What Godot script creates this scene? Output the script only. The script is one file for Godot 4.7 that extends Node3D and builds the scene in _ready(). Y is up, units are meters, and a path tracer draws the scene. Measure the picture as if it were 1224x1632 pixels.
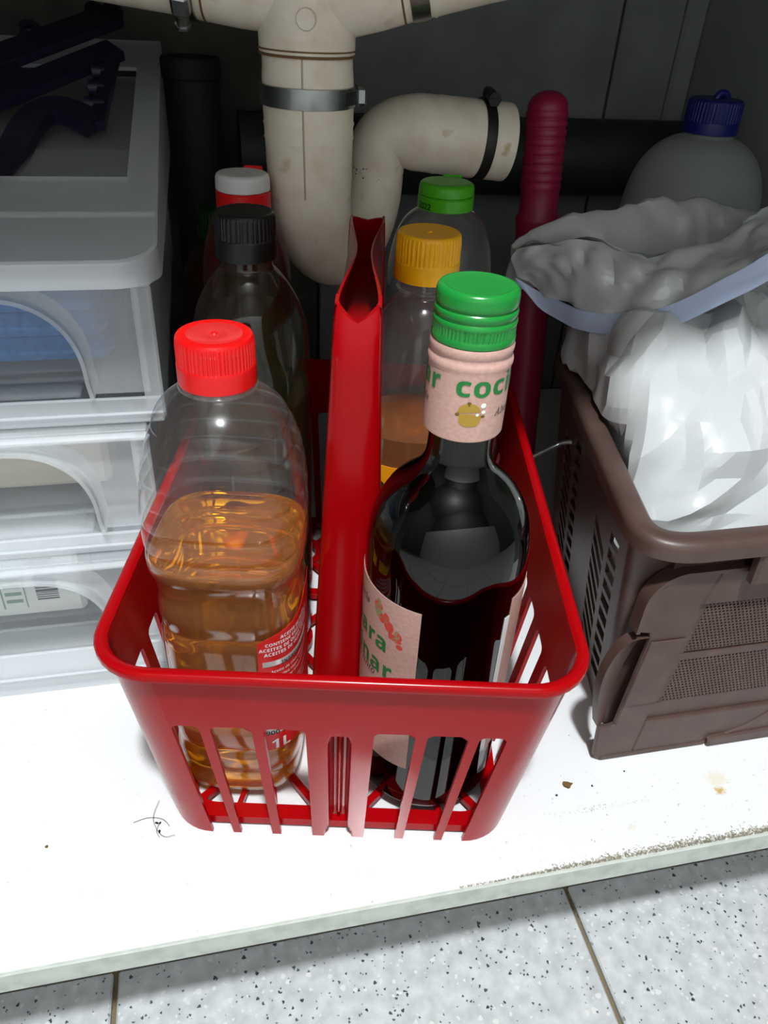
extends Node3D
# A look under a kitchen sink: a red bottle basket on a white cabinet shelf, drawers on its left, a brown crate on its right.
# World: x along the cabinet front, -z into the cabinet, y = 0 on the shelf. The camera looks 14 degrees to the right of -z.

const YAW := 0.2443461
var used := {}
var mats := {}

# ---------------------------------------------------------------- mesh builder
class MB:
	var p := PackedVector3Array()
	var t := PackedVector2Array()
	func tri(a: Vector3, b: Vector3, c: Vector3, ua := Vector2.ZERO, ub := Vector2.ZERO, uc := Vector2.ZERO) -> void:
		p.append(a); p.append(b); p.append(c)
		t.append(ua); t.append(ub); t.append(uc)
	func quad(a: Vector3, b: Vector3, c: Vector3, d: Vector3) -> void:
		tri(a, b, c); tri(a, c, d)
	func quv(a, b, c, d, ua, ub, uc, ud) -> void:
		tri(a, b, c, ua, ub, uc); tri(a, c, d, ua, uc, ud)
	func away(a: Vector3, b: Vector3, c: Vector3, o: Vector3) -> void:  # a triangle whose outside is away from o
		if (b - a).cross(c - a).dot((a + b + c) / 3.0 - o) > 0: tri(a, c, b)
		else: tri(a, b, c)
	func fix(from: int) -> void:  # clockwise from outside: the signed volume of what was added since must be negative
		if from >= p.size(): return
		var v := 0.0
		var o := p[from]
		for i in range(from, p.size(), 3):
			v += (p[i] - o).dot((p[i + 1] - o).cross(p[i + 2] - o))
		if v > 0:
			for i in range(from, p.size(), 3):
				var q := p[i + 1]; p[i + 1] = p[i + 2]; p[i + 2] = q
				var w := t[i + 1]; t[i + 1] = t[i + 2]; t[i + 2] = w
	func grid(rows: Array, cu := false, cv := false) -> void:  # rows of equal length; cu closes each row, cv joins the last row to the first
		var n: int = rows[0].size()
		var m := rows.size()
		for i in (m if cv else m - 1):
			var a: PackedVector3Array = rows[i]
			var b: PackedVector3Array = rows[(i + 1) % m]
			for j in (n if cu else n - 1):
				var k := (j + 1) % n
				var u0 := float(j) / n; var u1 := float(j + 1) / n
				var v0 := float(i) / (m - 1); var v1 := float(i + 1) / (m - 1)
				tri(a[j], a[k], b[k], Vector2(u0, v0), Vector2(u1, v0), Vector2(u1, v1))
				tri(a[j], b[k], b[j], Vector2(u0, v0), Vector2(u1, v1), Vector2(u0, v1))
	func cap(row: PackedVector3Array, flip: bool) -> void:
		var c := Vector3.ZERO
		for q in row: c += q
		c /= row.size()
		for j in row.size():
			var k := (j + 1) % row.size()
			if flip: tri(c, row[k], row[j])
			else: tri(c, row[j], row[k])
	func pair_cap(row: PackedVector3Array, flip: bool) -> void:  # a band section: first half one side, second half back along the other
		var n := row.size()
		for i in n / 2 - 1:
			if flip: quad(row[i], row[n - 1 - i], row[n - 2 - i], row[i + 1])
			else: quad(row[i], row[i + 1], row[n - 2 - i], row[n - 1 - i])
	func loft(rows: Array, caps := 1) -> void:  # closed sections; caps 0 none, 1 fans, 2 band sections
		var s := p.size()
		grid(rows, true)
		if caps == 1: cap(rows[0], true); cap(rows[-1], false)
		if caps == 2: pair_cap(rows[0], true); pair_cap(rows[-1], false)
		fix(s)
	func lathe(prof: Array, segs := 48, c := Vector3.ZERO, shape = null, loop := false) -> void:  # prof: [r, y]; shape(angle, y) scales r
		var s := p.size()
		var rows := []
		for q in prof:
			var row := PackedVector3Array()
			for j in segs:
				var a := TAU * j / segs
				var r: float = q[0] * (shape.call(a, q[1]) if shape != null else 1.0)
				row.append(c + Vector3(r * sin(a), q[1], r * cos(a)))
			rows.append(row)
		grid(rows, true, loop)
		fix(s)
	func tube(path: Array, rad, segs := 16, caps := true) -> void:  # rad: a number or one per point
		var s := p.size()
		var rows := []
		var up := Vector3.UP
		for i in path.size():
			var d: Vector3 = (path[min(i + 1, path.size() - 1)] - path[max(i - 1, 0)]).normalized()
			if i == 0: up = Vector3.RIGHT if abs(d.y) > 0.9 else Vector3.UP
			var x := up.cross(d).normalized()
			up = d.cross(x).normalized()
			var r: float = rad if rad is float else rad[i]
			var row := PackedVector3Array()
			for j in segs:
				var a := TAU * j / segs
				row.append(path[i] + (x * cos(a) + up * sin(a)) * r)
			rows.append(row)
		grid(rows, true)
		if caps: cap(rows[0], true); cap(rows[-1], false)
		fix(s)
	func box(c: Vector3, size: Vector3, b := 0.001, basis := Basis()) -> void:  # chamfered box
		var h := size / 2.0
		b = min(b, min(h.x, min(h.y, h.z)) * 0.9)
		var pt := func(s: Vector3, ax: int) -> Vector3:
			var v := Vector3.ZERO
			for k in 3: v[k] = s[k] * (h[k] - (0.0 if k == ax else b))
			return c + basis * v
		for ax in 3:
			var u := (ax + 1) % 3; var w := (ax + 2) % 3
			for sg in [-1.0, 1.0]:
				var q := []
				for e in [[-1.0, -1.0], [1.0, -1.0], [1.0, 1.0], [-1.0, 1.0]]:
					var s := Vector3.ZERO; s[ax] = sg; s[u] = e[0]; s[w] = e[1]
					q.append(pt.call(s, ax))
				away(q[0], q[1], q[2], c); away(q[0], q[2], q[3], c)
			for e in [[-1.0, -1.0], [1.0, -1.0], [1.0, 1.0], [-1.0, 1.0]]:
				var s0 := Vector3.ZERO; s0[ax] = -1; s0[u] = e[0]; s0[w] = e[1]
				var s1 := s0; s1[ax] = 1
				var a = pt.call(s0, u); var bb = pt.call(s1, u); var cc = pt.call(s1, w); var d = pt.call(s0, w)
				away(a, bb, cc, c); away(a, cc, d, c)
		for e in 8:
			var s := Vector3(1 if e & 1 else -1, 1 if e & 2 else -1, 1 if e & 4 else -1)
			away(pt.call(s, 0), pt.call(s, 1), pt.call(s, 2), c)
	func extrude(poly: PackedVector2Array, d: float, map: Callable, bev := 0.0) -> void:  # map(u, v, w): w runs from 0 to d through the sheet
		var s := p.size()
		var inner := poly
		if bev > 0.0:
			inner = PackedVector2Array()
			var ccw := 1.0
			var area := 0.0
			for i in poly.size(): area += poly[i].cross(poly[(i + 1) % poly.size()])
			if area < 0: ccw = -1.0
			for i in poly.size():
				var e0 := (poly[i] - poly[i - 1]).normalized(); var e1 := (poly[(i + 1) % poly.size()] - poly[i]).normalized()
				var n0 := Vector2(-e0.y, e0.x) * ccw; var n1 := Vector2(-e1.y, e1.x) * ccw
				var m := (n0 + n1)
				m = m / max(0.5, m.length_squared() / 2.0)
				inner.append(poly[i] + m * bev)
		var ix := Geometry2D.triangulate_polygon(inner)
		for i in range(0, ix.size(), 3):
			var a := inner[ix[i]]; var b := inner[ix[i + 1]]; var c := inner[ix[i + 2]]
			if (b - a).cross(c - a) < 0:
				var q := b; b = c; c = q
			tri(map.call(a.x, a.y, 0.0), map.call(b.x, b.y, 0.0), map.call(c.x, c.y, 0.0), a, b, c)
			tri(map.call(a.x, a.y, d), map.call(c.x, c.y, d), map.call(b.x, b.y, d), a, c, b)
		var area2 := 0.0
		for i in poly.size(): area2 += poly[i].cross(poly[(i + 1) % poly.size()])
		var rings := [[inner, 0.0], [poly, bev], [poly, d - bev], [inner, d]] if bev > 0.0 else [[poly, 0.0], [poly, d]]
		for r in rings.size() - 1:
			for i in poly.size():
				var k := (i + 1) % poly.size()
				var a: Vector2 = rings[r][0][i]; var b: Vector2 = rings[r][0][k]; var c: Vector2 = rings[r + 1][0][k]; var e: Vector2 = rings[r + 1][0][i]
				var w0: float = rings[r][1]; var w1: float = rings[r + 1][1]
				if area2 > 0: quad(map.call(b.x, b.y, w0), map.call(a.x, a.y, w0), map.call(e.x, e.y, w1), map.call(c.x, c.y, w1))
				else: quad(map.call(a.x, a.y, w0), map.call(b.x, b.y, w0), map.call(c.x, c.y, w1), map.call(e.x, e.y, w1))
		fix(s)
	func hole_cell(o: Array, h: Array, d: float, map: Callable) -> void:  # a sheet between outline o and a hole h of as many points, both going the same way round
		var s := p.size()
		var n := o.size()
		for i in n:
			var k := (i + 1) % n
			quad(map.call(o[i].x, o[i].y, 0.0), map.call(o[k].x, o[k].y, 0.0), map.call(h[k].x, h[k].y, 0.0), map.call(h[i].x, h[i].y, 0.0))
			quad(map.call(o[i].x, o[i].y, d), map.call(h[i].x, h[i].y, d), map.call(h[k].x, h[k].y, d), map.call(o[k].x, o[k].y, d))
			quad(map.call(h[i].x, h[i].y, 0.0), map.call(h[k].x, h[k].y, 0.0), map.call(h[k].x, h[k].y, d), map.call(h[i].x, h[i].y, d))
			quad(map.call(o[k].x, o[k].y, 0.0), map.call(o[i].x, o[i].y, 0.0), map.call(o[i].x, o[i].y, d), map.call(o[k].x, o[k].y, d))
		fix(s)
	func mesh(crease := 38.0) -> ArrayMesh:
		var n := p.size() / 3
		var fn := PackedVector3Array(); fn.resize(n)
		var at := {}
		var keys := []
		keys.resize(p.size())
		for i in n:
			fn[i] = (p[i * 3 + 2] - p[i * 3]).cross(p[i * 3 + 1] - p[i * 3])
			for k in 3:
				var key := Vector3i((p[i * 3 + k] * 50000.0).round())
				keys[i * 3 + k] = key
				if at.has(key): at[key].append(i)
				else: at[key] = [i]
		var unit := PackedVector3Array(); unit.resize(n)
		for i in n: unit[i] = fn[i].normalized()
		var nn := PackedVector3Array(); nn.resize(p.size())
		var lim := cos(deg_to_rad(crease))
		for i in n:
			for k in 3:
				var sum := Vector3.ZERO
				for f in at[keys[i * 3 + k]]:
					if unit[f].dot(unit[i]) >= lim: sum += fn[f]
				nn[i * 3 + k] = sum.normalized() if sum.length_squared() > 1e-24 else unit[i]
		var arr := []
		arr.resize(Mesh.ARRAY_MAX)
		arr[Mesh.ARRAY_VERTEX] = p
		arr[Mesh.ARRAY_NORMAL] = nn
		arr[Mesh.ARRAY_TEX_UV] = t
		var m := ArrayMesh.new()
		m.add_surface_from_arrays(Mesh.PRIMITIVE_TRIANGLES, arr)
		return m

# ---------------------------------------------------------------- nodes
func numbered(n: String) -> String:
	used[n] = used.get(n, 0) + 1
	return n if used[n] == 1 else "%s_%03d" % [n, used[n] - 1]

func tag(o: Node, label: String, category: String, group := "") -> Node:
	o.set_meta("label", label); o.set_meta("category", category)
	if group: o.set_meta("group", group)
	return o

func thing(called: String, label: String, category: String, at := Vector3.ZERO, turn := 0.0, group := "") -> Node3D:
	var o := Node3D.new()
	o.name = numbered(called)
	add_child(o)
	o.position = at; o.rotation.y = turn
	tag(o, label, category, group)
	return o

func obj(called: String, mb, material: Material, parent: Node = null, crease := 38.0) -> MeshInstance3D:
	var o := MeshInstance3D.new()
	o.name = called if parent else numbered(called)
	o.mesh = mb.mesh(crease) if mb is MB else mb
	o.material_override = material
	o.cast_shadow = GeometryInstance3D.SHADOW_CASTING_SETTING_ON
	if parent: parent.add_child(o, true)
	else: add_child(o)
	return o

func struct(called: String, mb, material: Material) -> MeshInstance3D:
	var o := obj(called, mb, material)
	o.set_meta("kind", "structure")
	return o

func cf(x: float, y: float, z: float) -> Vector3:  # from axes turned 14 degrees (those of the basket) to the room's
	return Vector3(x * cos(YAW) - z * sin(YAW), y, x * sin(YAW) + z * cos(YAW))

# ---------------------------------------------------------------- materials
func mat(color: Color, rough := 0.5, metal := 0.0, spec := 0.5) -> StandardMaterial3D:
	var m := StandardMaterial3D.new()
	m.albedo_color = color; m.roughness = rough; m.metallic = metal; m.metallic_specular = spec
	return m

func pane(color: Color, alpha: float, rough := 0.05) -> StandardMaterial3D:
	var m := mat(Color(color.r, color.g, color.b, alpha), rough)
	m.transparency = BaseMaterial3D.TRANSPARENCY_ALPHA
	m.cull_mode = BaseMaterial3D.CULL_DISABLED
	return m

func clear(color: Color, rough := 0.0, scale := 0.05) -> StandardMaterial3D:  # solid glass or liquid
	var m := mat(Color(color.r, color.g, color.b, color.a if color.a < 0.99 else 0.0), rough)
	m.refraction_enabled = true; m.refraction_scale = scale
	m.transparency = BaseMaterial3D.TRANSPARENCY_ALPHA
	return m

func noise_tex(freq: float, stops: Array, seed_ := 1, size := 512, octaves := 4, type := FastNoiseLite.TYPE_SIMPLEX_SMOOTH) -> NoiseTexture2D:
	var n := FastNoiseLite.new()
	n.seed = seed_; n.frequency = freq; n.noise_type = type; n.fractal_octaves = octaves
	var g := Gradient.new()
	var off := PackedFloat32Array(); var col := PackedColorArray()
	for s in stops: off.append(s[0]); col.append(s[1])
	g.offsets = off; g.colors = col
	var tx := NoiseTexture2D.new()
	tx.width = size; tx.height = size; tx.seamless = true; tx.noise = n; tx.color_ramp = g
	return tx

func tri_tex(m: StandardMaterial3D, tx: Texture2D, scale: float, world := true) -> StandardMaterial3D:
	m.albedo_texture = tx; m.albedo_color = Color.WHITE
	m.uv1_triplanar = true; m.uv1_world_triplanar = world
	m.uv1_scale = Vector3.ONE * scale
	return m

# lettering wrapped round an upright cylinder: the text's middle lies at angle a0 (0 faces local +z)
func letters(text: String, height: float, a0: float, y0: float, radius: float, bold := true, slant := 0.0, squeeze := 1.0, font := "Droid Sans") -> MB:
	var f := SystemFont.new()
	f.font_names = PackedStringArray([font]); f.font_weight = 700 if bold else 400
	var tm := TextMesh.new()
	tm.font = f; tm.text = text; tm.font_size = 64; tm.pixel_size = 0.01; tm.depth = 0.0; tm.curve_step = 2.0
	var arr := tm.get_mesh_arrays()
	var mb := MB.new()
	var v: PackedVector3Array = arr[Mesh.ARRAY_VERTEX]
	var ix: PackedInt32Array = arr[Mesh.ARRAY_INDEX]
	var bend := func(q: Vector3) -> Vector3:
		q *= height / 0.46
		var a := a0 + (q.x * squeeze + q.y * slant) / radius
		return Vector3(radius * sin(a), y0 + q.y, radius * cos(a))
	for i in range(0, ix.size(), 3):
		mb.tri(bend.call(v[ix[i]]), bend.call(v[ix[i + 1]]), bend.call(v[ix[i + 2]]))
	return mb

# a patch of label paper on a cylinder, with thickness
func label_patch(a0: float, a1: float, y0: float, y1: float, r: float, shape = null, thick := 0.00025, top = null) -> MB:
	var mb := MB.new()
	var rows := []
	var n := 24
	for j in n + 1:
		var a := lerpf(a0, a1, float(j) / n)
		var sec := PackedVector3Array()
		var yy1: float = y1 + (top.call(float(j) / n) if top != null else 0.0)
		var k := 10
		for side in 2:
			for i in k + 1:
				var y := lerpf(y0, yy1, float(i if side == 0 else k - i) / k)
				var rr: float = (r + (thick if side == 0 else 0.0)) * (shape.call(a, y) if shape != null else 1.0)
				sec.append(Vector3(rr * sin(a), y, rr * cos(a)))
		rows.append(sec)
	mb.loft(rows, 2)
	return mb

func disc_patch(a0: float, y0: float, r: float, ra: float, rb: float, cut = null) -> MB:  # a printed oval on a cylinder
	var mb := MB.new()
	var n := 20
	var at := func(u: float, v: float) -> Vector3:
		var a := a0 + u / r
		return Vector3(r * sin(a), y0 + v, r * cos(a))
	for i in n:
		var e := TAU * i / n; var f := TAU * (i + 1) / n
		mb.tri(at.call(0.0, 0.0), at.call(ra * cos(f), rb * sin(f)), at.call(ra * cos(e), rb * sin(e)))
	return mb

func smooth(x: float, a: float, b: float) -> float:
	return smoothstep(a, b, x)

func arc(c: Vector2, r: float, a0: float, a1: float, n: int) -> PackedVector2Array:
	var o := PackedVector2Array()
	for i in n + 1:
		var a := deg_to_rad(lerpf(a0, a1, float(i) / n))
		o.append(c + Vector2(cos(a), sin(a)) * r)
	return o

func catmull(pts: Array, n: int) -> Array:
	var out := []
	for i in pts.size() - 1:
		var a = pts[max(i - 1, 0)]; var b = pts[i]; var c = pts[i + 1]; var d = pts[min(i + 2, pts.size() - 1)]
		for k in n:
			var u := float(k) / n
			out.append(0.5 * (2.0 * b + (c - a) * u + (2.0 * a - 5.0 * b + 4.0 * c - d) * u * u + (3.0 * b - a - 3.0 * c + d) * u * u * u))
	out.append(pts[-1])
	return out

func flat(u: float, v: float, w: float) -> Vector3:
	return Vector3(u, v, -w)

# ---------------------------------------------------------------- scene
func _ready() -> void:
	set_view()
	set_materials()
	build_room()
	build_cabinet()
	build_basket()
	build_oil_bottle()
	build_wine_bottle()
	build_back_bottles()
	build_drawers()
	build_crate()
	build_bag()
	build_pipes()
	build_behind()
	build_small()

func set_view() -> void:
	var cam := Camera3D.new()
	cam.name = "camera"
	cam.fov = rad_to_deg(2.0 * atan(816.0 / 1226.0))
	cam.near = 0.01; cam.far = 50.0
	add_child(cam)
	var pitch := deg_to_rad(35.0); var roll := deg_to_rad(3.5)
	var f := Vector3(0, -sin(pitch), -cos(pitch)); var u0 := Vector3(0, cos(pitch), -sin(pitch)); var r0 := Vector3.RIGHT
	var r := r0 * cos(roll) + u0 * sin(roll); var u := -r0 * sin(roll) + u0 * cos(roll)
	cam.transform = Transform3D(Basis(cf(r.x, r.y, r.z), cf(u.x, u.y, u.z), -cf(f.x, f.y, f.z)), Vector3(0, 0.40, 0))
	cam.current = true
	var we := WorldEnvironment.new()
	we.name = "world"
	var e := Environment.new()
	e.background_mode = Environment.BG_COLOR
	e.background_color = Color(0.02, 0.02, 0.02)
	e.tonemap_mode = Environment.TONE_MAPPER_LINEAR
	e.tonemap_exposure = 1.18
	e.sdfgi_enabled = true; e.ssao_enabled = true; e.ssil_enabled = true
	we.environment = e
	add_child(we)
	# the kitchen's ceiling lamp: a small bright source, high and a little in front of the cabinet
	var l := OmniLight3D.new()
	l.name = "ceiling_lamp_light"
	l.position = LAMP + Vector3(0, -0.05, 0)
	l.light_color = Color(0.97, 0.99, 1.0)
	l.light_energy = 4.9
	l.light_size = 0.06
	l.omni_range = 8.0; l.omni_attenuation = 2.0
	l.shadow_enabled = true
	add_child(l)

const LAMP := Vector3(-0.06, 2.16, 0.52)

func set_materials() -> void:
	mats.red = mat(Color(0.61, 0.012, 0.035), 0.20, 0.0, 0.32)
	
	mats.red_cap = mat(Color(0.86, 0.04, 0.045), 0.32)
	mats.green_cap = mat(Color(0.10, 0.52, 0.20), 0.25)
	mats.lime_cap = mat(Color(0.26, 0.66, 0.03), 0.35)
	mats.yellow_cap = mat(Color(1.0, 0.72, 0.0), 0.38)
	mats.black_cap = mat(Color(0.05, 0.055, 0.055), 0.4)
	mats.dark_green_cap = mat(Color(0.02, 0.22, 0.07), 0.4)
	mats.white_cap = mat(Color(0.86, 0.86, 0.85), 0.4)
	mats.pet = pane(Color(0.9, 0.9, 0.9), 0.025, 0.12)
	mats.oil = clear(Color(1.0, 0.66, 0.0, 0.10), 0.0, 0.045)
	mats.pink = tri_tex(mat(Color.WHITE, 0.6), noise_tex(0.05, [[0.0, Color(0.71, 0.56, 0.52)], [0.5, Color(0.77, 0.61, 0.565)], [1.0, Color(0.80, 0.66, 0.61)]], 4, 256), 30.0, false)
	mats.ink_green = mat(Color(0.10, 0.46, 0.20), 0.6)
	mats.ink_brown = mat(Color(0.22, 0.13, 0.10), 0.6)
	mats.ink_white = mat(Color(0.93, 0.93, 0.92), 0.6)
	mats.ink_black = mat(Color(0.05, 0.04, 0.04), 0.6)
	mats.ochre = mat(Color(0.66, 0.53, 0.18), 0.6)
	mats.ochre_dark = mat(Color(0.42, 0.33, 0.10), 0.6)
	mats.label_red = mat(Color(0.80, 0.08, 0.08), 0.4)
	mats.ink_coral = mat(Color(0.80, 0.28, 0.22), 0.6)
	mats.ink_sage = mat(Color(0.55, 0.56, 0.38), 0.6)
	mats.wine_glass = clear(Color(0.12, 0.13, 0.07), 0.0, 0.05)
	mats.wine = mat(Color(0.035, 0.004, 0.008), 0.12)
	mats.white_lam = mat(Color(0.875, 0.875, 0.88), 0.12)
	mats.pp = pane(Color(0.90, 0.92, 0.93), 0.26, 0.42)
	mats.pp_clear = pane(Color(0.90, 0.92, 0.93), 0.10, 0.40)
	mats.pp_rail = pane(Color(0.90, 0.92, 0.93), 0.30, 0.40)
	mats.pp_lid = pane(Color(0.90, 0.92, 0.93), 0.14, 0.40)
	mats.pp_thick = pane(Color(0.90, 0.92, 0.93), 0.44, 0.40)
	mats.brown = tri_tex(mat(Color.WHITE, 0.42), noise_tex(0.02, [[0.0, Color(0.275, 0.205, 0.185)], [0.6, Color(0.305, 0.23, 0.205)], [1.0, Color(0.34, 0.265, 0.235)]], 9, 256), 8.0)
	mats.bag = mat(Color(0.78, 0.79, 0.79), 0.13, 0.0, 0.65)
	mats.bag.backlight_enabled = true; mats.bag.backlight = Color(0.4, 0.4, 0.4)
	mats.hem = mat(Color(0.80, 0.86, 0.97), 0.30)
	mats.hem.backlight_enabled = true; mats.hem.backlight = Color(0.4, 0.45, 0.55)
	mats.pvc = tri_tex(mat(Color.WHITE, 0.42), noise_tex(0.012, [[0.0, Color(0.86, 0.81, 0.70)], [0.45, Color(0.93, 0.89, 0.81)], [0.8, Color(0.95, 0.92, 0.85)], [1.0, Color(0.74, 0.66, 0.46)]], 21, 512, 5), 6.0)
	mats.grime = mat(Color(0.45, 0.33, 0.18), 0.8)
	mats.steel = mat(Color(0.62, 0.63, 0.62), 0.3, 1.0)
	mats.steel_dark = mat(Color(0.20, 0.20, 0.19), 0.45, 0.7)
	mats.back_panel = tri_tex(mat(Color.WHITE, 0.7), noise_tex(0.01, [[0.0, Color(0.42, 0.43, 0.43)], [0.7, Color(0.49, 0.50, 0.50)], [1.0, Color(0.46, 0.46, 0.45)]], 3, 512), 2.0)
	mats.drain = mat(Color(0.13, 0.14, 0.145), 0.55)
	mats.black_pipe = mat(Color(0.045, 0.043, 0.04), 0.7)
	mats.magenta = mat(Color(0.55, 0.05, 0.22), 0.45)
	mats.jug = pane(Color(0.80, 0.82, 0.80), 0.40, 0.4)
	mats.blue_cap = mat(Color(0.06, 0.10, 0.42), 0.4)
	mats.purple = mat(Color(0.055, 0.04, 0.14), 0.5)

# ---------------------------------------------------------------- room and cabinet
func slab(called: String, lo: Vector3, hi: Vector3, m: Material) -> void:
	var mb := MB.new()
	mb.box((lo + hi) / 2.0, hi - lo, 0.002)
	struct(called, mb, m)

func build_room() -> void:
	var paint := mat(Color(0.30, 0.29, 0.28), 0.7)
	var grout := mat(Color(0.47, 0.41, 0.31), 0.9)
	var fl := MB.new()
	fl.box(Vector3(0.1, -0.205, 0.45), Vector3(3.6, 0.10, 2.8), 0.002)
	var floor_ := struct("floor", fl, grout)
	# terrazzo: dark and green-grey chips in a pale ground
	var rng := RandomNumberGenerator.new(); rng.seed = 77
	var im := Image.create(1024, 1024, false, Image.FORMAT_RGB8)
	var fn := FastNoiseLite.new(); fn.seed = 5; fn.frequency = 0.02; fn.fractal_octaves = 5
	for y in 1024:
		for x in 1024:
			var k := 0.73 + 0.08 * fn.get_noise_2d(x, y)
			im.set_pixel(x, y, Color(k * 0.99, k, k))
	for i in 2600:
		var c := Vector2(rng.randf() * 1024, rng.randf() * 1024)
		var big := rng.randf() < 0.25
		var r := rng.randf_range(2.4, 4.2) if big else rng.randf_range(0.9, 2.4)
		var pale := rng.randf() < 0.35
		var col := Color(0.80, 0.80, 0.79) if pale else Color(0.15, 0.17, 0.17).lerp(Color(0.26, 0.34, 0.33), rng.randf())
		if pale: r *= 1.6
		var st := rng.randf_range(0.5, 1.0); var an := rng.randf() * PI
		for dy in range(-10, 11):
			for dx in range(-10, 11):
				var q := Vector2(dx, dy).rotated(an); q.y /= st
				if q.length() < r + 0.6 * sin(3.0 * atan2(q.y, q.x) + i):
					im.set_pixel(posmod(int(c.x) + dx, 1024), posmod(int(c.y) + dy, 1024), col)
	var tm := mat(Color.WHITE, 0.35)
	tm.albedo_texture = ImageTexture.create_from_image(im)
	tm.uv1_triplanar = true; tm.uv1_world_triplanar = true; tm.uv1_scale = Vector3.ONE * 3.1
	var tile := MB.new()
	tile.box(Vector3.ZERO, Vector3(0.3165, 0.010, 0.3165), 0.0012)
	var tmesh := tile.mesh()
	for i in range(-4, 6):
		for j in range(-2, 5):
			var o := obj("tile", tmesh, tm, floor_)
			o.position = Vector3(0.0635 + i * 0.32, -0.155, -0.11 + j * 0.32)
	slab("wall_back", Vector3(-1.7, -0.155, -0.92), Vector3(1.9, 2.3, -0.82), paint)
	slab("wall_left", Vector3(-1.8, -0.155, -0.92), Vector3(-1.7, 2.3, 1.85), paint)
	slab("wall_right", Vector3(1.9, -0.155, -0.92), Vector3(2.0, 2.3, 1.85), paint)
	slab("ceiling", Vector3(-1.8, 2.3, -0.92), Vector3(2.0, 2.4, 1.95), mat(Color(0.46, 0.46, 0.45), 0.8))
	slab("wall_front", Vector3(-1.8, -0.155, 1.40), Vector3(2.0, 2.3, 1.50), paint)
	slab("trim_1", Vector3(-1.7, -0.149, 1.05), Vector3(1.9, 1.05, 1.398), mat(Color(0.96, 0.96, 0.96), 0.5))   # the white units across the kitchen
	# the lamp on the ceiling
	var bulb := MB.new()
	bulb.lathe([[0.0001, -0.11], [0.025, -0.105], [0.045, -0.085], [0.055, -0.055], [0.05, -0.025], [0.035, -0.005], [0.0001, 0.0]], 32)
	var lm := thing("ceiling_lamp", "small round white ceiling lamp out in front of the cabinet", "lamp", LAMP)
	var gm := mat(Color(1, 1, 1), 0.4)
	gm.emission_enabled = true; gm.emission = Color(0.97, 0.99, 1.0); gm.emission_energy_multiplier = 12.0
	obj("bulb", bulb, gm, lm)
	var rose := MB.new()
	rose.lathe([[0.0001, 0.0], [0.035, 0.0], [0.04, 0.01], [0.03, 0.10], [0.07, 0.125], [0.07, 0.14], [0.0001, 0.14]], 32)
	obj("holder", rose, mats.white_cap, lm)

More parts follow.
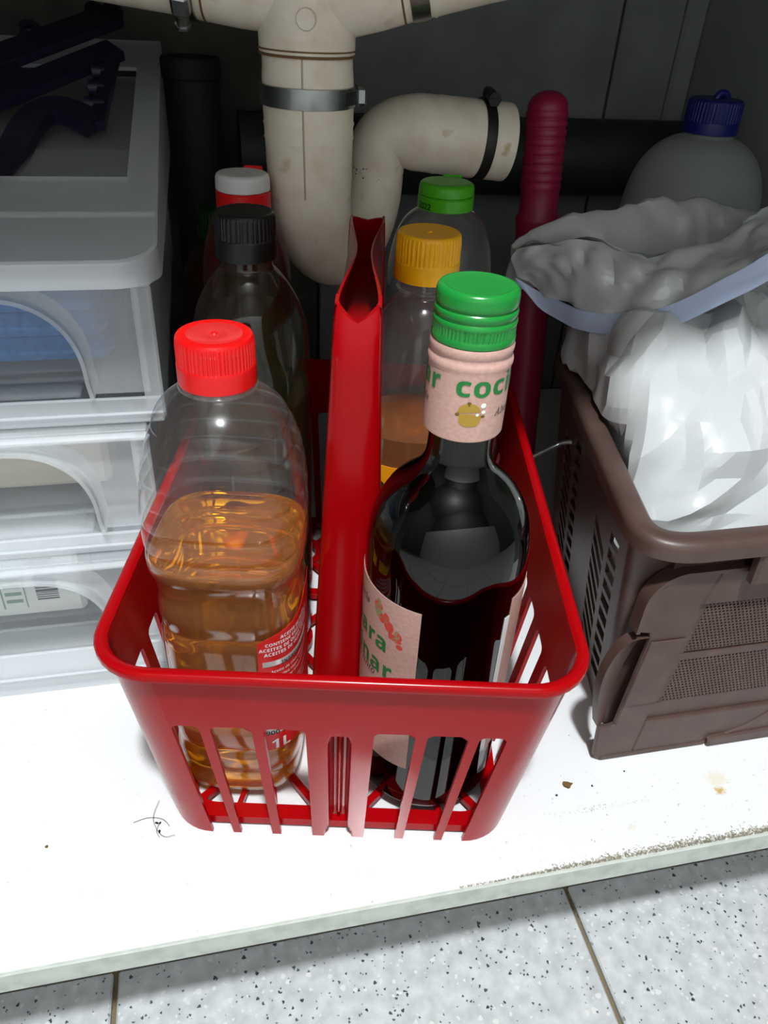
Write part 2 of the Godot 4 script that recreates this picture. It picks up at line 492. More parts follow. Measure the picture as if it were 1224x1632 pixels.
func build_cabinet() -> void:
	var cb := thing("base_cabinet", "white sink base cabinet that holds everything, open at the front", "cabinet", Vector3(0, -0.15, -0.2035))
	cb.set_meta("kind", "structure")
	var off := Vector3(0, 0.15, 0.2035)
	# shelf board: laminate top with stains, and a separate edge band
	var im := Image.create(2000, 1000, false, Image.FORMAT_RGB8)   # x -0.4 .. 0.6, z -0.7035 .. -0.2035 : half a millimetre a pixel
	im.fill(Color(0.875, 0.875, 0.88))
	var rng := RandomNumberGenerator.new(); rng.seed = 11
	var fn := FastNoiseLite.new(); fn.seed = 8; fn.frequency = 0.03; fn.fractal_octaves = 4
	var put := func(x: int, y: int, c: Color, a: float) -> void:
		if x >= 0 and y >= 0 and x < 2000 and y < 1000: im.set_pixel(x, y, im.get_pixel(x, y).lerp(c, clampf(a, 0, 1)))
	for i in 2600:   # chipped and dirty front edge on the right
		var x := rng.randi_range(1010, 1500)
		var g := smoothstep(1010.0, 1260.0, x) * (0.45 + 0.55 * (fn.get_noise_2d(x * 2.0, 3.0) * 0.5 + 0.5))
		var d := int(absf(rng.randfn()) * 5.5 * g)
		if rng.randf() > 0.25 + g: continue
		var c := Color(0.40, 0.39, 0.35).lerp(Color(0.56, 0.53, 0.44), rng.randf())
		for e in rng.randi_range(1, 4): put.call(x + rng.randi_range(-1, 1), 997 - d + rng.randi_range(-1, 1), c, 0.75)
	for i in 260:   # specks and crumbs of dirt
		var x := rng.randi_range(300, 1500); var y := rng.randi_range(500, 998)
		if i < 90: x = rng.randi_range(1050, 1450); y = rng.randi_range(880, 998)
		var c := Color(0.45, 0.42, 0.38)
		put.call(x, y, c, rng.randf_range(0.15, 0.6))
		if rng.randf() < 0.2: put.call(x + 1, y, c, 0.5); put.call(x, y + 1, c, 0.4)
	for s in [[0.281, -0.235, 9, Color(0.74, 0.58, 0.30), 0.8], [0.284, -0.243, 20, Color(0.85, 0.79, 0.66), 0.5], [0.215, -0.222, 8, Color(0.83, 0.79, 0.68), 0.4]]:
		var cx := int((s[0] + 0.4) * 2000.0); var cy := int((s[1] + 0.7035) * 2000.0)
		for dy in range(-30, 31):
			for dx in range(-30, 31):
				var q: float = Vector2(dx, dy * 1.3).length() / s[2] + 0.5 * fn.get_noise_2d(dx * 6.0 + cx, dy * 6.0)
				put.call(cx + dx, cy + dy, s[3], s[4] * smoothstep(1.0, 0.2, q))
	for k in 40:   # a scuffed line parallel to the front edge
		var x := int((0.17 + 0.0016 * k + 0.4) * 2000.0)
		if rng.randf() < 0.6:
			for d in rng.randi_range(1, 5): put.call(x + d, 932 + rng.randi_range(-3, 3), Color(0.40, 0.39, 0.36), 0.6 if k > 12 and k < 24 else 0.25)
	var sm := mat(Color.WHITE, 0.13, 0.0, 0.5)
	sm.albedo_texture = ImageTexture.create_from_image(im)
	var mb := MB.new()
	mb.box(Vector3(0.038, -0.0085, -0.4955) + off, Vector3(0.876, 0.015, 0.569), 0.0004)
	obj("shelf_board", mb, mats.white_lam, cb)
	var top := MB.new()
	var lo := Vector3(-0.4, 0.0, -0.7035); var hi := Vector3(0.476, 0.0, -0.2045)
	var P := [Vector3(lo.x, -0.0012, lo.z) + off, Vector3(hi.x, -0.0012, lo.z) + off, Vector3(hi.x, -0.0012, hi.z) + off, Vector3(lo.x, -0.0012, hi.z) + off]
	var q0 := top.p.size()
	var u0 := Vector2(0, 0); var u1 := Vector2(0.876, 0); var u2 := Vector2(0.876, 0.998); var u3 := Vector2(0, 0.998)
	var T := []
	for q in P: T.append(q + Vector3(0, 0.0012, 0))
	top.quv(T[0], T[1], T[2], T[3], u0, u1, u2, u3)
	top.quv(P[3], P[2], P[1], P[0], u3, u2, u1, u0)
	for i in 4:
		var k := (i + 1) % 4
		var uu = [u0, u1, u2, u3]
		top.quv(T[k], T[i], P[i], P[k], uu[k], uu[i], uu[i], uu[k])
	obj("shelf_laminate", top, sm, cb)
	var rear := MB.new()
	rear.box(Vector3(0.038, -0.0007, -0.742) + off, Vector3(0.876, 0.0014, 0.076), 0.0002)
	obj("shelf_laminate", rear, mats.white_lam, cb)
	var eb := MB.new()
	eb.box(Vector3(0.038, -0.0082, -0.2040) + off, Vector3(0.876, 0.0160, 0.0022), 0.0006)
	obj("edge_band", eb, tri_tex(mat(Color.WHITE, 0.45), noise_tex(0.02, [[0.0, Color(0.66, 0.68, 0.65)], [0.5, Color(0.74, 0.76, 0.73)], [1.0, Color(0.78, 0.80, 0.77)]], 14, 256), 12.0), cb)
	var pl := MB.new(); pl.box(Vector3(0.038, -0.083, -0.305) + off, Vector3(0.876, 0.134, 0.016), 0.001)
	obj("kickboard", pl, mats.white_lam, cb)
	var lp := MB.new(); lp.box(Vector3(-0.409, 0.275, -0.4955) + off, Vector3(0.018, 0.85, 0.585), 0.001)
	obj("side_panel", lp, mats.back_panel, cb)
	var rp := MB.new(); rp.box(Vector3(0.486, 0.275, -0.4955) + off, Vector3(0.018, 0.85, 0.585), 0.001)
	obj("side_panel", rp, tri_tex(mat(Color.WHITE, 0.6), noise_tex(0.01, [[0.0, Color(0.52, 0.55, 0.53)], [1.0, Color(0.58, 0.60, 0.58)]], 6, 256), 2.0), cb)
	# back panels, with a seam between them
	var b1 := MB.new(); b1.box(Vector3(0.2515, 0.35, -0.785) + off, Vector3(0.281, 0.70, 0.010), 0.0015)
	obj("back_panel", b1, mats.back_panel, cb)
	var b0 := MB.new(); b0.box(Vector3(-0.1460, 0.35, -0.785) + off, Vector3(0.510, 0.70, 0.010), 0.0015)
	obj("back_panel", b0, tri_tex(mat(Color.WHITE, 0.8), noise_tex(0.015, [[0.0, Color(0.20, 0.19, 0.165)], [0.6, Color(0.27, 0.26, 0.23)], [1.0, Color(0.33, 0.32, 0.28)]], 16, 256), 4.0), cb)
	var b2 := MB.new(); b2.box(Vector3(0.435, 0.35, -0.785) + off, Vector3(0.081, 0.70, 0.010), 0.0015)
	obj("back_panel", b2, mats.back_panel, cb)
	var fl := MB.new(); fl.box(Vector3(0.465, 0.35, -0.779) + off, Vector3(0.022, 0.70, 0.010), 0.003)
	obj("corner_strip", fl, mats.back_panel, cb)
	var ct := MB.new(); ct.box(Vector3(0.1, 0.675, -0.50) + off, Vector3(3.4, 0.07, 0.62), 0.004)
	obj("countertop", ct, mat(Color(0.45, 0.43, 0.40), 0.35), cb)
	# fronts of the neighbouring units, so that light comes in through the opening only
	for s in [-1.0, 1.0]:
		var nf := MB.new()
		var x0 := 1.05
		nf.box(Vector3(-x0 if s < 0 else 1.19, 0.29, -0.215) + off, Vector3(1.28 if s < 0 else 1.40, 0.83, 0.02), 0.002)
		obj("neighbour_front", nf, mat(Color(0.45, 0.44, 0.43), 0.4), cb)

# ---------------------------------------------------------------- the red bottle basket
const BH := 0.145   # height of its rim
const BR := 0.026   # corner radius
const BT := 0.0022  # wall thickness
func bhx(h: float) -> float: return 0.0965 + 0.0145 * h / BH
func bhz(h: float) -> float: return 0.150 + 0.016 * h / BH

func basket_face(front: bool, sgn: float) -> Callable:  # (u at the foot, h, depth into the wall) -> place
	return func(u: float, h: float, w: float) -> Vector3:
		if front:
			return Vector3(u * (bhx(h) - BR) / (bhx(0.0) - BR), h, sgn * (bhz(h) - w))
		return Vector3(sgn * (bhx(h) - w), h, u * (bhz(h) - BR) / (bhz(0.0) - BR))

func comb(u0: float, u1: float, slots: Array, top: float, h1: float) -> PackedVector2Array:  # a wall whose slots run out through its foot
	var o := PackedVector2Array([Vector2(u1, h1), Vector2(u0, h1), Vector2(u0, 0.0)])
	var r := 0.0035
	for s in slots:
		o.append(Vector2(s[0], 0.0))
		o.append_array(arc(Vector2(s[0] + r, top - r), r, 180, 90, 4))
		o.append_array(arc(Vector2(s[1] - r, top - r), r, 90, 0, 4))
		o.append(Vector2(s[1], 0.0))
	o.append(Vector2(u1, 0.0))
	return o

func rrect(hx: float, hz: float, r: float, n: int) -> Array:  # [points, outward normals] round a rounded rectangle
	var pts := []; var nor := []
	for c in 4:
		var cx: float = (hx - r) * [1, 1, -1, -1][c]; var cz: float = (hz - r) * [-1, 1, 1, -1][c]
		for i in n + 1:
			var a := deg_to_rad(-90 + c * 90 + 90.0 * i / n)
			var d := Vector3(cos(a), 0, sin(a))
			pts.append(Vector3(cx, 0, cz) + d * r); nor.append(d)
	return [pts, nor]

func build_basket() -> void:
	var b := thing("bottle_basket", "glossy red plastic bottle basket with slotted sides and a tall central handle", "basket", cf(-0.0185, 0.0, -0.400), -YAW + deg_to_rad(1.4))
	var sl := [[0.0155, 0.0325], [0.0385, 0.0565], [0.0625, 0.0695]]
	var fslots := [[0.0140, 0.0310], [0.0370, 0.0525], [0.0578, 0.0695]]
	var hx0 := bhx(0.0) - BR
	var k := hx0 / 0.0965
	fslots = [[0.0148, 0.0318], [0.0372, 0.0540], [0.0590, 0.0703]]
	# front and back: three slots each side of a middle groove
	for sg in [1.0, -1.0]:
		var f := basket_face(true, sg)
		var wall := MB.new()
		var right := []
		var left := []
		for s in fslots: right.append([s[0] - 0.0005, min(s[1], hx0 - 0.0005)])
		for i in 3: left.append([-right[2 - i][1], -right[2 - i][0]])
		wall.extrude(comb(0.0085, hx0, right, 0.104, BH - 0.002), BT, f)
		wall.extrude(comb(-hx0, -0.0085, left, 0.104, BH - 0.002), BT, f)
		# groove: a trough pushed into the wall, with a thin ridge down its middle and a flared foot
		var rows := []
		for j in 41:
			var h := (BH - 0.002) * j / 40.0
			var sec := PackedVector3Array()
			for side in 2:
				for i in 57:
					var u := lerpf(-0.0085, 0.0085, float(i if side == 0 else 56 - i) / 56.0)
					var wide := 0.0052 + 0.0030 * (1.0 - smoothstep(0.0, 0.014, h))
					var g := smoothstep(wide, wide * 0.55, absf(u)) * (1.0 - smoothstep(0.092, 0.101, h + absf(u) * 0.5))
					var ridge := 0.45 * smoothstep(0.0016, 0.0004, absf(u)) * (1.0 - smoothstep(0.08, 0.095, h)) * smoothstep(0.008, 0.02, h)
					sec.append(f.call(u, h, 0.0095 * g * (1.0 - ridge) + (BT if side == 1 else 0.0)))
			rows.append(sec)
		wall.loft(rows, 2)
		obj("end_wall", wall, mats.red, b, 16.0)
	# long sides: ten slots
	for sg in [1.0, -1.0]:
		var f := basket_face(false, sg)
		var wall := MB.new()
		var ss := []
		var hz0 := bhz(0.0) - BR
		for i in 10:
			var c := lerpf(-hz0 + 0.0115, hz0 - 0.0115, i / 9.0)
			ss.append([c - 0.0078, c + 0.0078])
		wall.extrude(comb(-hz0, hz0, ss, 0.108, BH - 0.002), BT, f)
		obj("side_wall", wall, mats.red, b)
	# rounded corners
	for cx in [1.0, -1.0]:
		for cz in [1.0, -1.0]:
			var c := MB.new()
			var rows := []
			for j in 9:
				var h := (BH - 0.002) * j / 8.0
				var sec := PackedVector3Array()
				for side in 2:
					for i in 11:
						var a := deg_to_rad(90.0 * (i if side == 0 else 10 - i) / 10.0)
						var r := BR - (BT if side == 1 else 0.0)
						sec.append(Vector3(cx * (bhx(h) - BR + r * cos(a)), h, cz * (bhz(h) - BR + r * sin(a))))
				rows.append(sec)
			c.loft(rows, 2)
			obj("corner", c, mats.red, b)
	# rolled rim
	var rim := MB.new()
	var lp := rrect(bhx(BH), bhz(BH), BR, 8)
	var secs := [[-0.0024, -0.0030], [-0.0022, 0.0002], [-0.0008, 0.0016], [0.0014, 0.0020], [0.0032, 0.0013], [0.0040, 0.0000], [0.0040, -0.0026], [0.0035, -0.0033], [0.0028, -0.0028], [0.0024, -0.0012], [0.0008, -0.0024]]
	var rr := []
	for i in lp[0].size():
		var sec := PackedVector3Array()
		for q in secs: sec.append(lp[0][i] + lp[1][i] * q[0] + Vector3(0, BH + q[1], 0))
		rr.append(sec)
	var s0 := rim.p.size()
	rim.grid(rr, true, true)
	rim.fix(s0)
	obj("rim", rim, mats.red, b)
	# open base: a frame and, under each bottle, crossing ribs and a ring
	var base := MB.new()
	var fx := bhx(0) - 0.0042; var fz := bhz(0) - 0.0042
	var fr := []
	var l2 := rrect(fx, fz, BR - 0.003, 8)
	for i in l2[0].size():
		var sec := PackedVector3Array()
		for q in [[0.0, 0.003], [0.0, 0.0085], [-0.009, 0.0085], [-0.009, 0.003]]: sec.append(l2[0][i] + l2[1][i] * q[0] + Vector3(0, q[1], 0))
		fr.append(sec)
	s0 = base.p.size()
	base.grid(fr, true, true)
	base.fix(s0)
	var bar := func(a: Vector2, c: Vector2, w: float) -> void:
		var d := c - a
		base.box(Vector3((a.x + c.x) / 2, 0.0055, (a.y + c.y) / 2), Vector3(w, 0.005, d.length()), 0.0006, Basis(Vector3.UP, atan2(d.x, d.y)))
	bar.call(Vector2(0, -fz + 0.004), Vector2(0, fz - 0.004), 0.012)
	for z in [-0.049, 0.049]: bar.call(Vector2(-fx + 0.004, z), Vector2(fx - 0.004, z), 0.008)
	for ix in [-1.0, 1.0]:
		for iz in 3:
			var c := Vector2(ix * 0.047, (iz - 1) * 0.098)
			for e in [[-1.0, -1.0], [1.0, -1.0], [1.0, 1.0], [-1.0, 1.0]]:
				var d := Vector2(e[0], e[1])
				bar.call(c + d * 0.014, c + Vector2(d.x * 0.039, d.y * 0.044), 0.0045)
			for e in [Vector2(0, 1), Vector2(0, -1)]:
				bar.call(c + e * 0.016 + Vector2(0.006, 0), c + e * 0.044 + Vector2(0.011, 0), 0.003)
				bar.call(c + e * 0.016 - Vector2(0.006, 0), c + e * 0.044 - Vector2(0.011, 0), 0.003)
			var ring := []
			for i in 24:
				var a := TAU * i / 24
				var d := Vector3(sin(a), 0, cos(a))
				var sec := PackedVector3Array()
				for q in [[0.014, 0.003], [0.020, 0.003], [0.020, 0.008], [0.014, 0.008]]: sec.append(Vector3(c.x, q[1], c.y) + d * q[0])
				ring.append(sec)
			s0 = base.p.size()
			base.grid(ring, true, true)
			base.fix(s0)
	obj("base_grid", base, mats.red, b)
	# handle: two flaring legs and a pinched trough to grip
	var hd := MB.new()
	for sg in [1.0, -1.0]:
		var rows := []
		for j in 33:
			var v := j / 32.0
			var h := lerpf(0.004, 0.2745, v)
			var w := 0.0105 + (0.2745 - h) * 0.044
			var z0 := 0.0850 - 0.004 * smoothstep(0.93, 1.0, v)
			var sec := PackedVector3Array()
			var outer := [[-1.0, -0.010], [-1.0, 0.0005], [-0.90, 0.0032], [-0.62, 0.0052], [-0.30, 0.0060], [0.0, 0.0062], [0.30, 0.0060], [0.62, 0.0052], [0.90, 0.0032], [1.0, 0.0005], [1.0, -0.010]]
			w -= 0.0002 * smoothstep(0.97, 1.0, v)
			z0 -= 0.0016 * smoothstep(0.97, 1.0, v)
			var rise := func(x: float) -> float: return smoothstep(0.88, 1.0, v) * (0.0072 * pow(absf(x), 1.15) if sg > 0 else 0.0064 * (0.55 + 0.45 * absf(x)))
			for q in outer: sec.append(Vector3(w * q[0], h + rise.call(q[0]), sg * (z0 - 0.006 + q[1])))
			for q in range(outer.size() - 1, -1, -1):
				var o = outer[q]
				sec.append(Vector3((w - 0.0016) * o[0], h + rise.call(o[0]), sg * (z0 - 0.006 + max(o[1] - 0.0024, -0.010))))
			rows.append(sec)
		hd.loft(rows, 2)
	var rows := []
	for j in 49:
		var z := lerpf(0.0765, -0.0765, j / 48.0)
		var pin := pow(sin(PI * pow(j / 48.0, 1.1)), 2.0)
		var xt := 0.0103 - 0.0052 * pin
		var tp := 0.2815
		var fl := 0.256 - 0.0 * pin
		var sec := PackedVector3Array()
		var side := [[-0.0103, fl - 0.004], [-0.0104, 0.266], [-lerpf(0.0104, xt, 0.6), 0.2755], [-xt, tp - 0.0007], [-xt + 0.0007, tp], [-xt + 0.0015, tp - 0.0006], [-lerpf(0.0086, xt - 0.0015, 0.6), 0.2750], [-0.0088, 0.266], [-0.0088, fl]]
		for q in side: sec.append(Vector3(q[0], q[1], z))
		for i in range(side.size() - 1, -1, -1): sec.append(Vector3(-side[i][0], side[i][1], z))
		rows.append(sec)
	var s1 := hd.p.size()
	hd.grid(rows, true)
	hd.fix(s1)
	obj("handle", hd, mats.red, b)

# ---------------------------------------------------------------- bottles
func squarish(n: float, y0 := 9.0, y1 := 9.1) -> Callable:  # a superellipse section below y0, a circle above y1
	return func(a: float, y: float) -> float:
		var e := lerpf(n, 2.0, smoothstep(y0, y1, y))
		return pow(pow(absf(sin(a)), e) + pow(absf(cos(a)), e), -1.0 / e) / lerpf(pow(2.0, 0.5 - 1.0 / e), 1.0, 0.35)

func knurl(n: int, y0: float, y1: float, d := 0.02) -> Callable:
	return func(a: float, y: float) -> float:
		return 1.0 - d * (1.0 if fmod(a * n / TAU + 0.25, 1.0) < 0.5 else 0.0) * (1.0 if y > y0 and y < y1 else 0.0)

func screw_cap(called: String, r: float, y0: float, y1: float, m: Material, parent: Node, skirt := 0.4, ribs := 60, dimple := true) -> MeshInstance3D:
	var c := MB.new()
	var ys := lerpf(y0, y1, skirt)
	var prof := [[r * 0.90, y0], [r * 0.995, y0 + 0.0004], [r, y0 + 0.001], [r, ys - 0.0006], [r * 0.985, ys], [r * 0.985, ys + 0.0005], [r * 0.985, lerpf(ys, y1, 0.6)], [r * 0.975, y1 - 0.0026], [r * 0.955, y1 - 0.0014], [r * 0.92, y1 - 0.0005], [r * 0.86, y1 - 0.0001], [r * 0.80, y1 - 0.0003], [r * 0.5, y1 - 0.0006], [0.0016, y1 - 0.0006]]
	if dimple: prof.append_array([[0.0012, y1 - 0.0001], [0.0001, y1]])
	else: prof.append([0.0001, y1 - 0.0006])
	prof.append_array([])
	c.lathe(prof, ribs * 4, Vector3.ZERO, knurl(ribs, ys, y1 - 0.0024, 0.022))
	return obj("cap", c, m, parent, 30.0)

func build_oil_bottle() -> void:
	var o := thing("oil_bottle", "clear plastic bottle half full of amber oil with a bright red screw cap", "bottle", cf(-0.0745, 0.0085, -0.300), -YAW)
	var sh := squarish(3.4, 0.215, 0.246)
	# heights below are above the shelf; the bottle stands on the basket's base
	var b := -0.0085
	var prof := [[0.0001, 0.0125], [0.018, 0.0115], [0.026, 0.0088], [0.0315, 0.0092], [0.0355, 0.0125], [0.0375, 0.018], [0.0378, 0.026], [0.0372, 0.030], [0.0384, 0.034], [0.0388, 0.042], [0.0378, 0.046], [0.0372, 0.049], [0.0384, 0.053], [0.0388, 0.062], [0.0378, 0.066], [0.0372, 0.069], [0.0386, 0.073], [0.0390, 0.082], [0.0382, 0.087], [0.0374, 0.090], [0.0382, 0.094], [0.0388, 0.104], [0.0390, 0.118], [0.0386, 0.126], [0.0372, 0.131], [0.0378, 0.135], [0.0386, 0.140], [0.0380, 0.147], [0.0374, 0.152], [0.0382, 0.159], [0.0394, 0.164], [0.0407, 0.167], [0.0410, 0.173], [0.0404, 0.1765], [0.0394, 0.178], [0.0404, 0.1795], [0.0410, 0.182], [0.0410, 0.187], [0.0404, 0.190], [0.0394, 0.1915], [0.0404, 0.193], [0.0408, 0.1955], [0.0405, 0.200], [0.0395, 0.2045], [0.0398, 0.2060], [0.0391, 0.2110], [0.0380, 0.2150], [0.0382, 0.2165], [0.0368, 0.2215], [0.0350, 0.2255], [0.0350, 0.2270], [0.0328, 0.2320], [0.0306, 0.2355], [0.0304, 0.2370], [0.0278, 0.2415], [0.0235, 0.246], [0.0190, 0.2495], [0.0165, 0.2515], [0.0155, 0.2530], [0.0155, 0.262], [0.0150, 0.274], [0.0001, 0.2745]]
	var pp := []
	for q in prof: pp.append([q[0], q[1] + b])
	var fine := []
	var v2 := []
	for q in pp: v2.append(Vector2(q[0], q[1]))
	for q in catmull(v2, 3): fine.append([maxf(q.x, 0.0001), q.y])
	var shell := MB.new()
	shell.lathe(fine, 88, Vector3.ZERO, func(a, y): return sh.call(a, y - b))
	obj("bottle_wall", shell, mats.pet, o, 60.0)
	# the oil inside, up to a flat surface
	var liq := []
	for q in fine:
		if q[1] < 0.172 + b: liq.append([maxf(q[0] - 0.0009, 0.0001), q[1] + (0.0009 if q[1] < 0.012 + b else 0.0)])
	liq.append([0.0393, 0.1725 + b]); liq.append([0.0385, 0.1728 + b]); liq.append([0.0001, 0.1728 + b])
	var lq := MB.new()
	lq.lathe(liq, 88, Vector3.ZERO, func(a, y): return sh.call(a, y - b))
	obj("oil", lq, mats.oil, o, 60.0)
	screw_cap("cap", 0.0168, 0.2535 + b, 0.2752 + b, mats.red_cap, o, 0.42, 56)
	# neck ring under the cap
	var nr := MB.new()
	nr.lathe([[0.0155, 0.2512 + b], [0.0172, 0.2518 + b], [0.0172, 0.2528 + b], [0.0155, 0.2534 + b]], 48, Vector3.ZERO, null, true)
	obj("neck_ring", nr, mats.pet, o)
	# red label wrapped round the right-hand side
	var a0 := deg_to_rad(26.0); var a1 := deg_to_rad(112.0)
	var lshape := func(a, y): return sh.call(a, 0.10)
	var lb := obj("label", label_patch(a0, a1, 0.052 + b, 0.142 + b, 0.0396, lshape, 0.0002, func(k): return -0.006 * pow(1.0 - k, 6.0) - 0.004 * (1 - k)), mats.label_red, o)
	lb.set_meta("label", "red paper label printed in white")
	var wh := MB.new()
	var bend := func(m: MB) -> MB:
		for i in m.p.size():
			var q := m.p[i]
			var a := atan2(q.x, q.z)
			var r := 0.03995 * float(lshape.call(a, 0.0))
			m.p[i] = Vector3(r * sin(a), q.y, r * cos(a))
		return m
	var lines := [["ACEITE DE OLIVA", 0.1338, 0.0021], ["CONTIENE EXCLUSIVAMENTE", 0.1306, 0.0020], ["ACEITES DE OLIVA REFINADOS Y", 0.1274, 0.0021], ["ACEITES DE OLIVA VÍRGENES", 0.1242, 0.0021]]
	for l in lines:
		var t: MB = letters(l[0], l[2], deg_to_rad(59.0), l[1] + b, 0.0398)
		wh.p.append_array(t.p); wh.t.append_array(t.t)
	for l in [["Aceite de oliva refinado y aceite", 0.1120], ["de oliva virgen. Conservar en", 0.1085], ["lugar fresco y seco.", 0.1050], ["Consumir preferentemente", 0.0985], ["antes del fin de", 0.0950], ["Lote y fecha en el envase", 0.0915]]:
		var t: MB = letters(l[0], 0.0018, deg_to_rad(60.0), l[1] + b, 0.0398, false)
		wh.p.append_array(t.p); wh.t.append_array(t.t)
	var one: MB = letters("1L", 0.0075, deg_to_rad(40.0), 0.0565 + b, 0.0398)
	wh.p.append_array(one.p); wh.t.append_array(one.t)
	obj("print", bend.call(wh), mats.ink_white, lb)
	for y in [[0.1160, 0.1195], [0.0655, 0.0700]]:
		var strip := MB.new()
		var rows := []
		for j in 21:
			var a := lerpf(deg_to_rad(29.0), deg_to_rad(84.0), j / 20.0)
			var d := Vector3(sin(a), 0, cos(a)) * 0.03995
			var d2 := Vector3(sin(a), 0, cos(a)) * 0.0399
			rows.append(PackedVector3Array([d + Vector3(0, y[0] + b, 0), d + Vector3(0, y[1] + b, 0), d2 + Vector3(0, y[1] + b, 0), d2 + Vector3(0, y[0] + b, 0)]))
		strip.loft(rows, 1)
		obj("strip", bend.call(strip), mats.ink_white, lb)
	var ink: MB = letters("INGREDIENTES", 0.0022, deg_to_rad(58.0), 0.1168 + b, 0.0399)
	var i2: MB = letters("900 500 103", 0.0032, deg_to_rad(46.0), 0.0663 + b, 0.0399)
	ink.p.append_array(i2.p); ink.t.append_array(i2.t)
	for i in ink.p.size():
		var q := ink.p[i]
		var a := atan2(q.x, q.z)
		var r := 0.0401 * float(lshape.call(a, 0.0))
		ink.p[i] = Vector3(r * sin(a), q.y, r * cos(a))
	obj("print", ink, mats.ink_black, lb)

func build_wine_bottle() -> void:
	var b := -0.0085
	var o := thing("cooking_wine_bottle", "tall dark glass wine bottle with a green metal screw cap and a pink neck sleeve", "bottle", cf(0.0322, 0.0085, -0.303), -YAW)
	var out := [[0.0001, 0.030], [0.010, 0.028], [0.022, 0.018], [0.029, 0.0100], [0.0335, 0.0088], [0.0370, 0.0100], [0.0395, 0.0140], [0.0402, 0.020], [0.0403, 0.06], [0.0403, 0.12], [0.0403, 0.160], [0.0401, 0.172], [0.0394, 0.180], [0.0380, 0.188], [0.0353, 0.196], [0.0310, 0.2035], [0.0258, 0.2095], [0.0210, 0.2140], [0.0175, 0.2180], [0.0155, 0.2225], [0.0147, 0.228], [0.0145, 0.238], [0.0145, 0.262], [0.0145, 0.292], [0.0140, 0.2955]]
	var inn := [[0.0110, 0.2955], [0.0105, 0.290], [0.0110, 0.262], [0.0112, 0.232], [0.0125, 0.2235], [0.0150, 0.2175], [0.0190, 0.2125], [0.0240, 0.2068], [0.0290, 0.2008], [0.0330, 0.1935], [0.0355, 0.186], [0.0368, 0.178], [0.0373, 0.168], [0.0374, 0.12], [0.0374, 0.06], [0.0373, 0.024], [0.0355, 0.018], [0.0320, 0.0155], [0.026, 0.019], [0.018, 0.026], [0.009, 0.033], [0.0001, 0.034]]
	var prof := []
	var v := []
	for q in out: v.append(Vector2(q[0], q[1] + b))
	for q in catmull(v, 3): prof.append([maxf(q.x, 0.0001), q.y])
	v = []
	for q in inn: v.append(Vector2(q[0], q[1] + b))
	for q in catmull(v, 2): prof.append([maxf(q.x, 0.0001), q.y])
	var g := MB.new()
	g.lathe(prof, 96)
	obj("glass", g, mats.wine_glass, o, 60.0)
	var wp := []
	for q in [[0.0001, 0.0345], [0.009, 0.0335], [0.018, 0.0265], [0.026, 0.0195], [0.0320, 0.016], [0.0352, 0.0184], [0.0371, 0.024], [0.0372, 0.06], [0.0372, 0.12], [0.0371, 0.163], [0.0366, 0.1660], [0.034, 0.1655], [0.0001, 0.1655]]: wp.append([q[0], q[1] + b])
	var w := MB.new()
	w.lathe(wp, 64)
	obj("wine", w, mats.wine, o)
	# pink sleeve round the neck, with two rolled beads at the top
	var sl := MB.new()
	var sp := []
	for q in [[0.0150, 0.2385], [0.0172, 0.2383], [0.0175, 0.2388], [0.0176, 0.250], [0.0175, 0.262], [0.0174, 0.2690], [0.0179, 0.2702], [0.0180, 0.2716], [0.0176, 0.2730], [0.0169, 0.2738], [0.0171, 0.2752], [0.0176, 0.2762], [0.0177, 0.2780], [0.0171, 0.2793], [0.0150, 0.2795]]: sp.append([q[0], q[1] + b])
	sl.lathe(sp, 72, Vector3.ZERO, null, true)
	var sleeve := obj("neck_sleeve", sl, mats.pink, o, 50.0)
	# printing on the sleeve
	var ig: MB = letters("cocinar", 0.0088, deg_to_rad(62.0), 0.2640 + b, 0.01775, true, 0.0, 1.2)
	var ig2: MB = letters("cocinar", 0.0088, deg_to_rad(-128.0), 0.2640 + b, 0.01775, true, 0.0, 1.2)
	ig.p.append_array(ig2.p); ig.t.append_array(ig2.t)
	obj("print", ig, mats.ink_green, sleeve)
	var br: MB = letters("Abuela", 0.0032, deg_to_rad(66.0), 0.2515 + b, 0.01775, false, 0.35, 1.0, "Droid Serif")
	var br2: MB = letters("Abuela", 0.0032, deg_to_rad(-90.0), 0.2535 + b, 0.01775, false, 0.35, 1.0, "Droid Serif")
	br.p.append_array(br2.p); br.t.append_array(br2.t)
	obj("print", br, mats.ink_brown, sleeve)
	# the little cooking pot printed under the word
	var pa := deg_to_rad(3.0); var py := 0.2520 + b; var R := 0.01772
	var pot := MB.new()
	var band := func(n: int, lo: Array, hi: Array) -> void:   # a printed patch between two curves, laid round the neck
		for k in n:
			var q := []
			for e in [[k, lo], [k + 1, lo], [k + 1, hi], [k, hi]]:
				var p2: Vector2 = e[1][e[0]]
				q.append(Vector3(R * sin(pa + 1.18 * p2.x / R), py + 1.15 * p2.y, R * cos(pa + 1.18 * p2.x / R)))
			pot.quad(q[3], q[2], q[1], q[0])
	var lo := []; var hi := []
	for k in 17:
		var x := lerpf(-0.0040, 0.0040, k / 16.0)
		lo.append(Vector2(x, -0.0051 + 0.0022 * pow(absf(x) / 0.0040, 4.0))); hi.append(Vector2(x, 0.0))
	band.call(16, lo, hi)
	lo = []; hi = []
	for k in 17:
		var x := lerpf(-0.0042, 0.0042, k / 16.0)
		lo.append(Vector2(x - 0.0004, 0.0003 + 0.0005 * (x + 0.0042) / 0.0084)); hi.append(Vector2(x - 0.0004, 0.0006 + 0.0036 * sqrt(maxf(0.0, 1.0 - pow(x / 0.0042, 2.0)))))
	band.call(16, lo, hi)
	obj("pot_print", pot, mats.ochre, sleeve)
	var pd := MB.new()
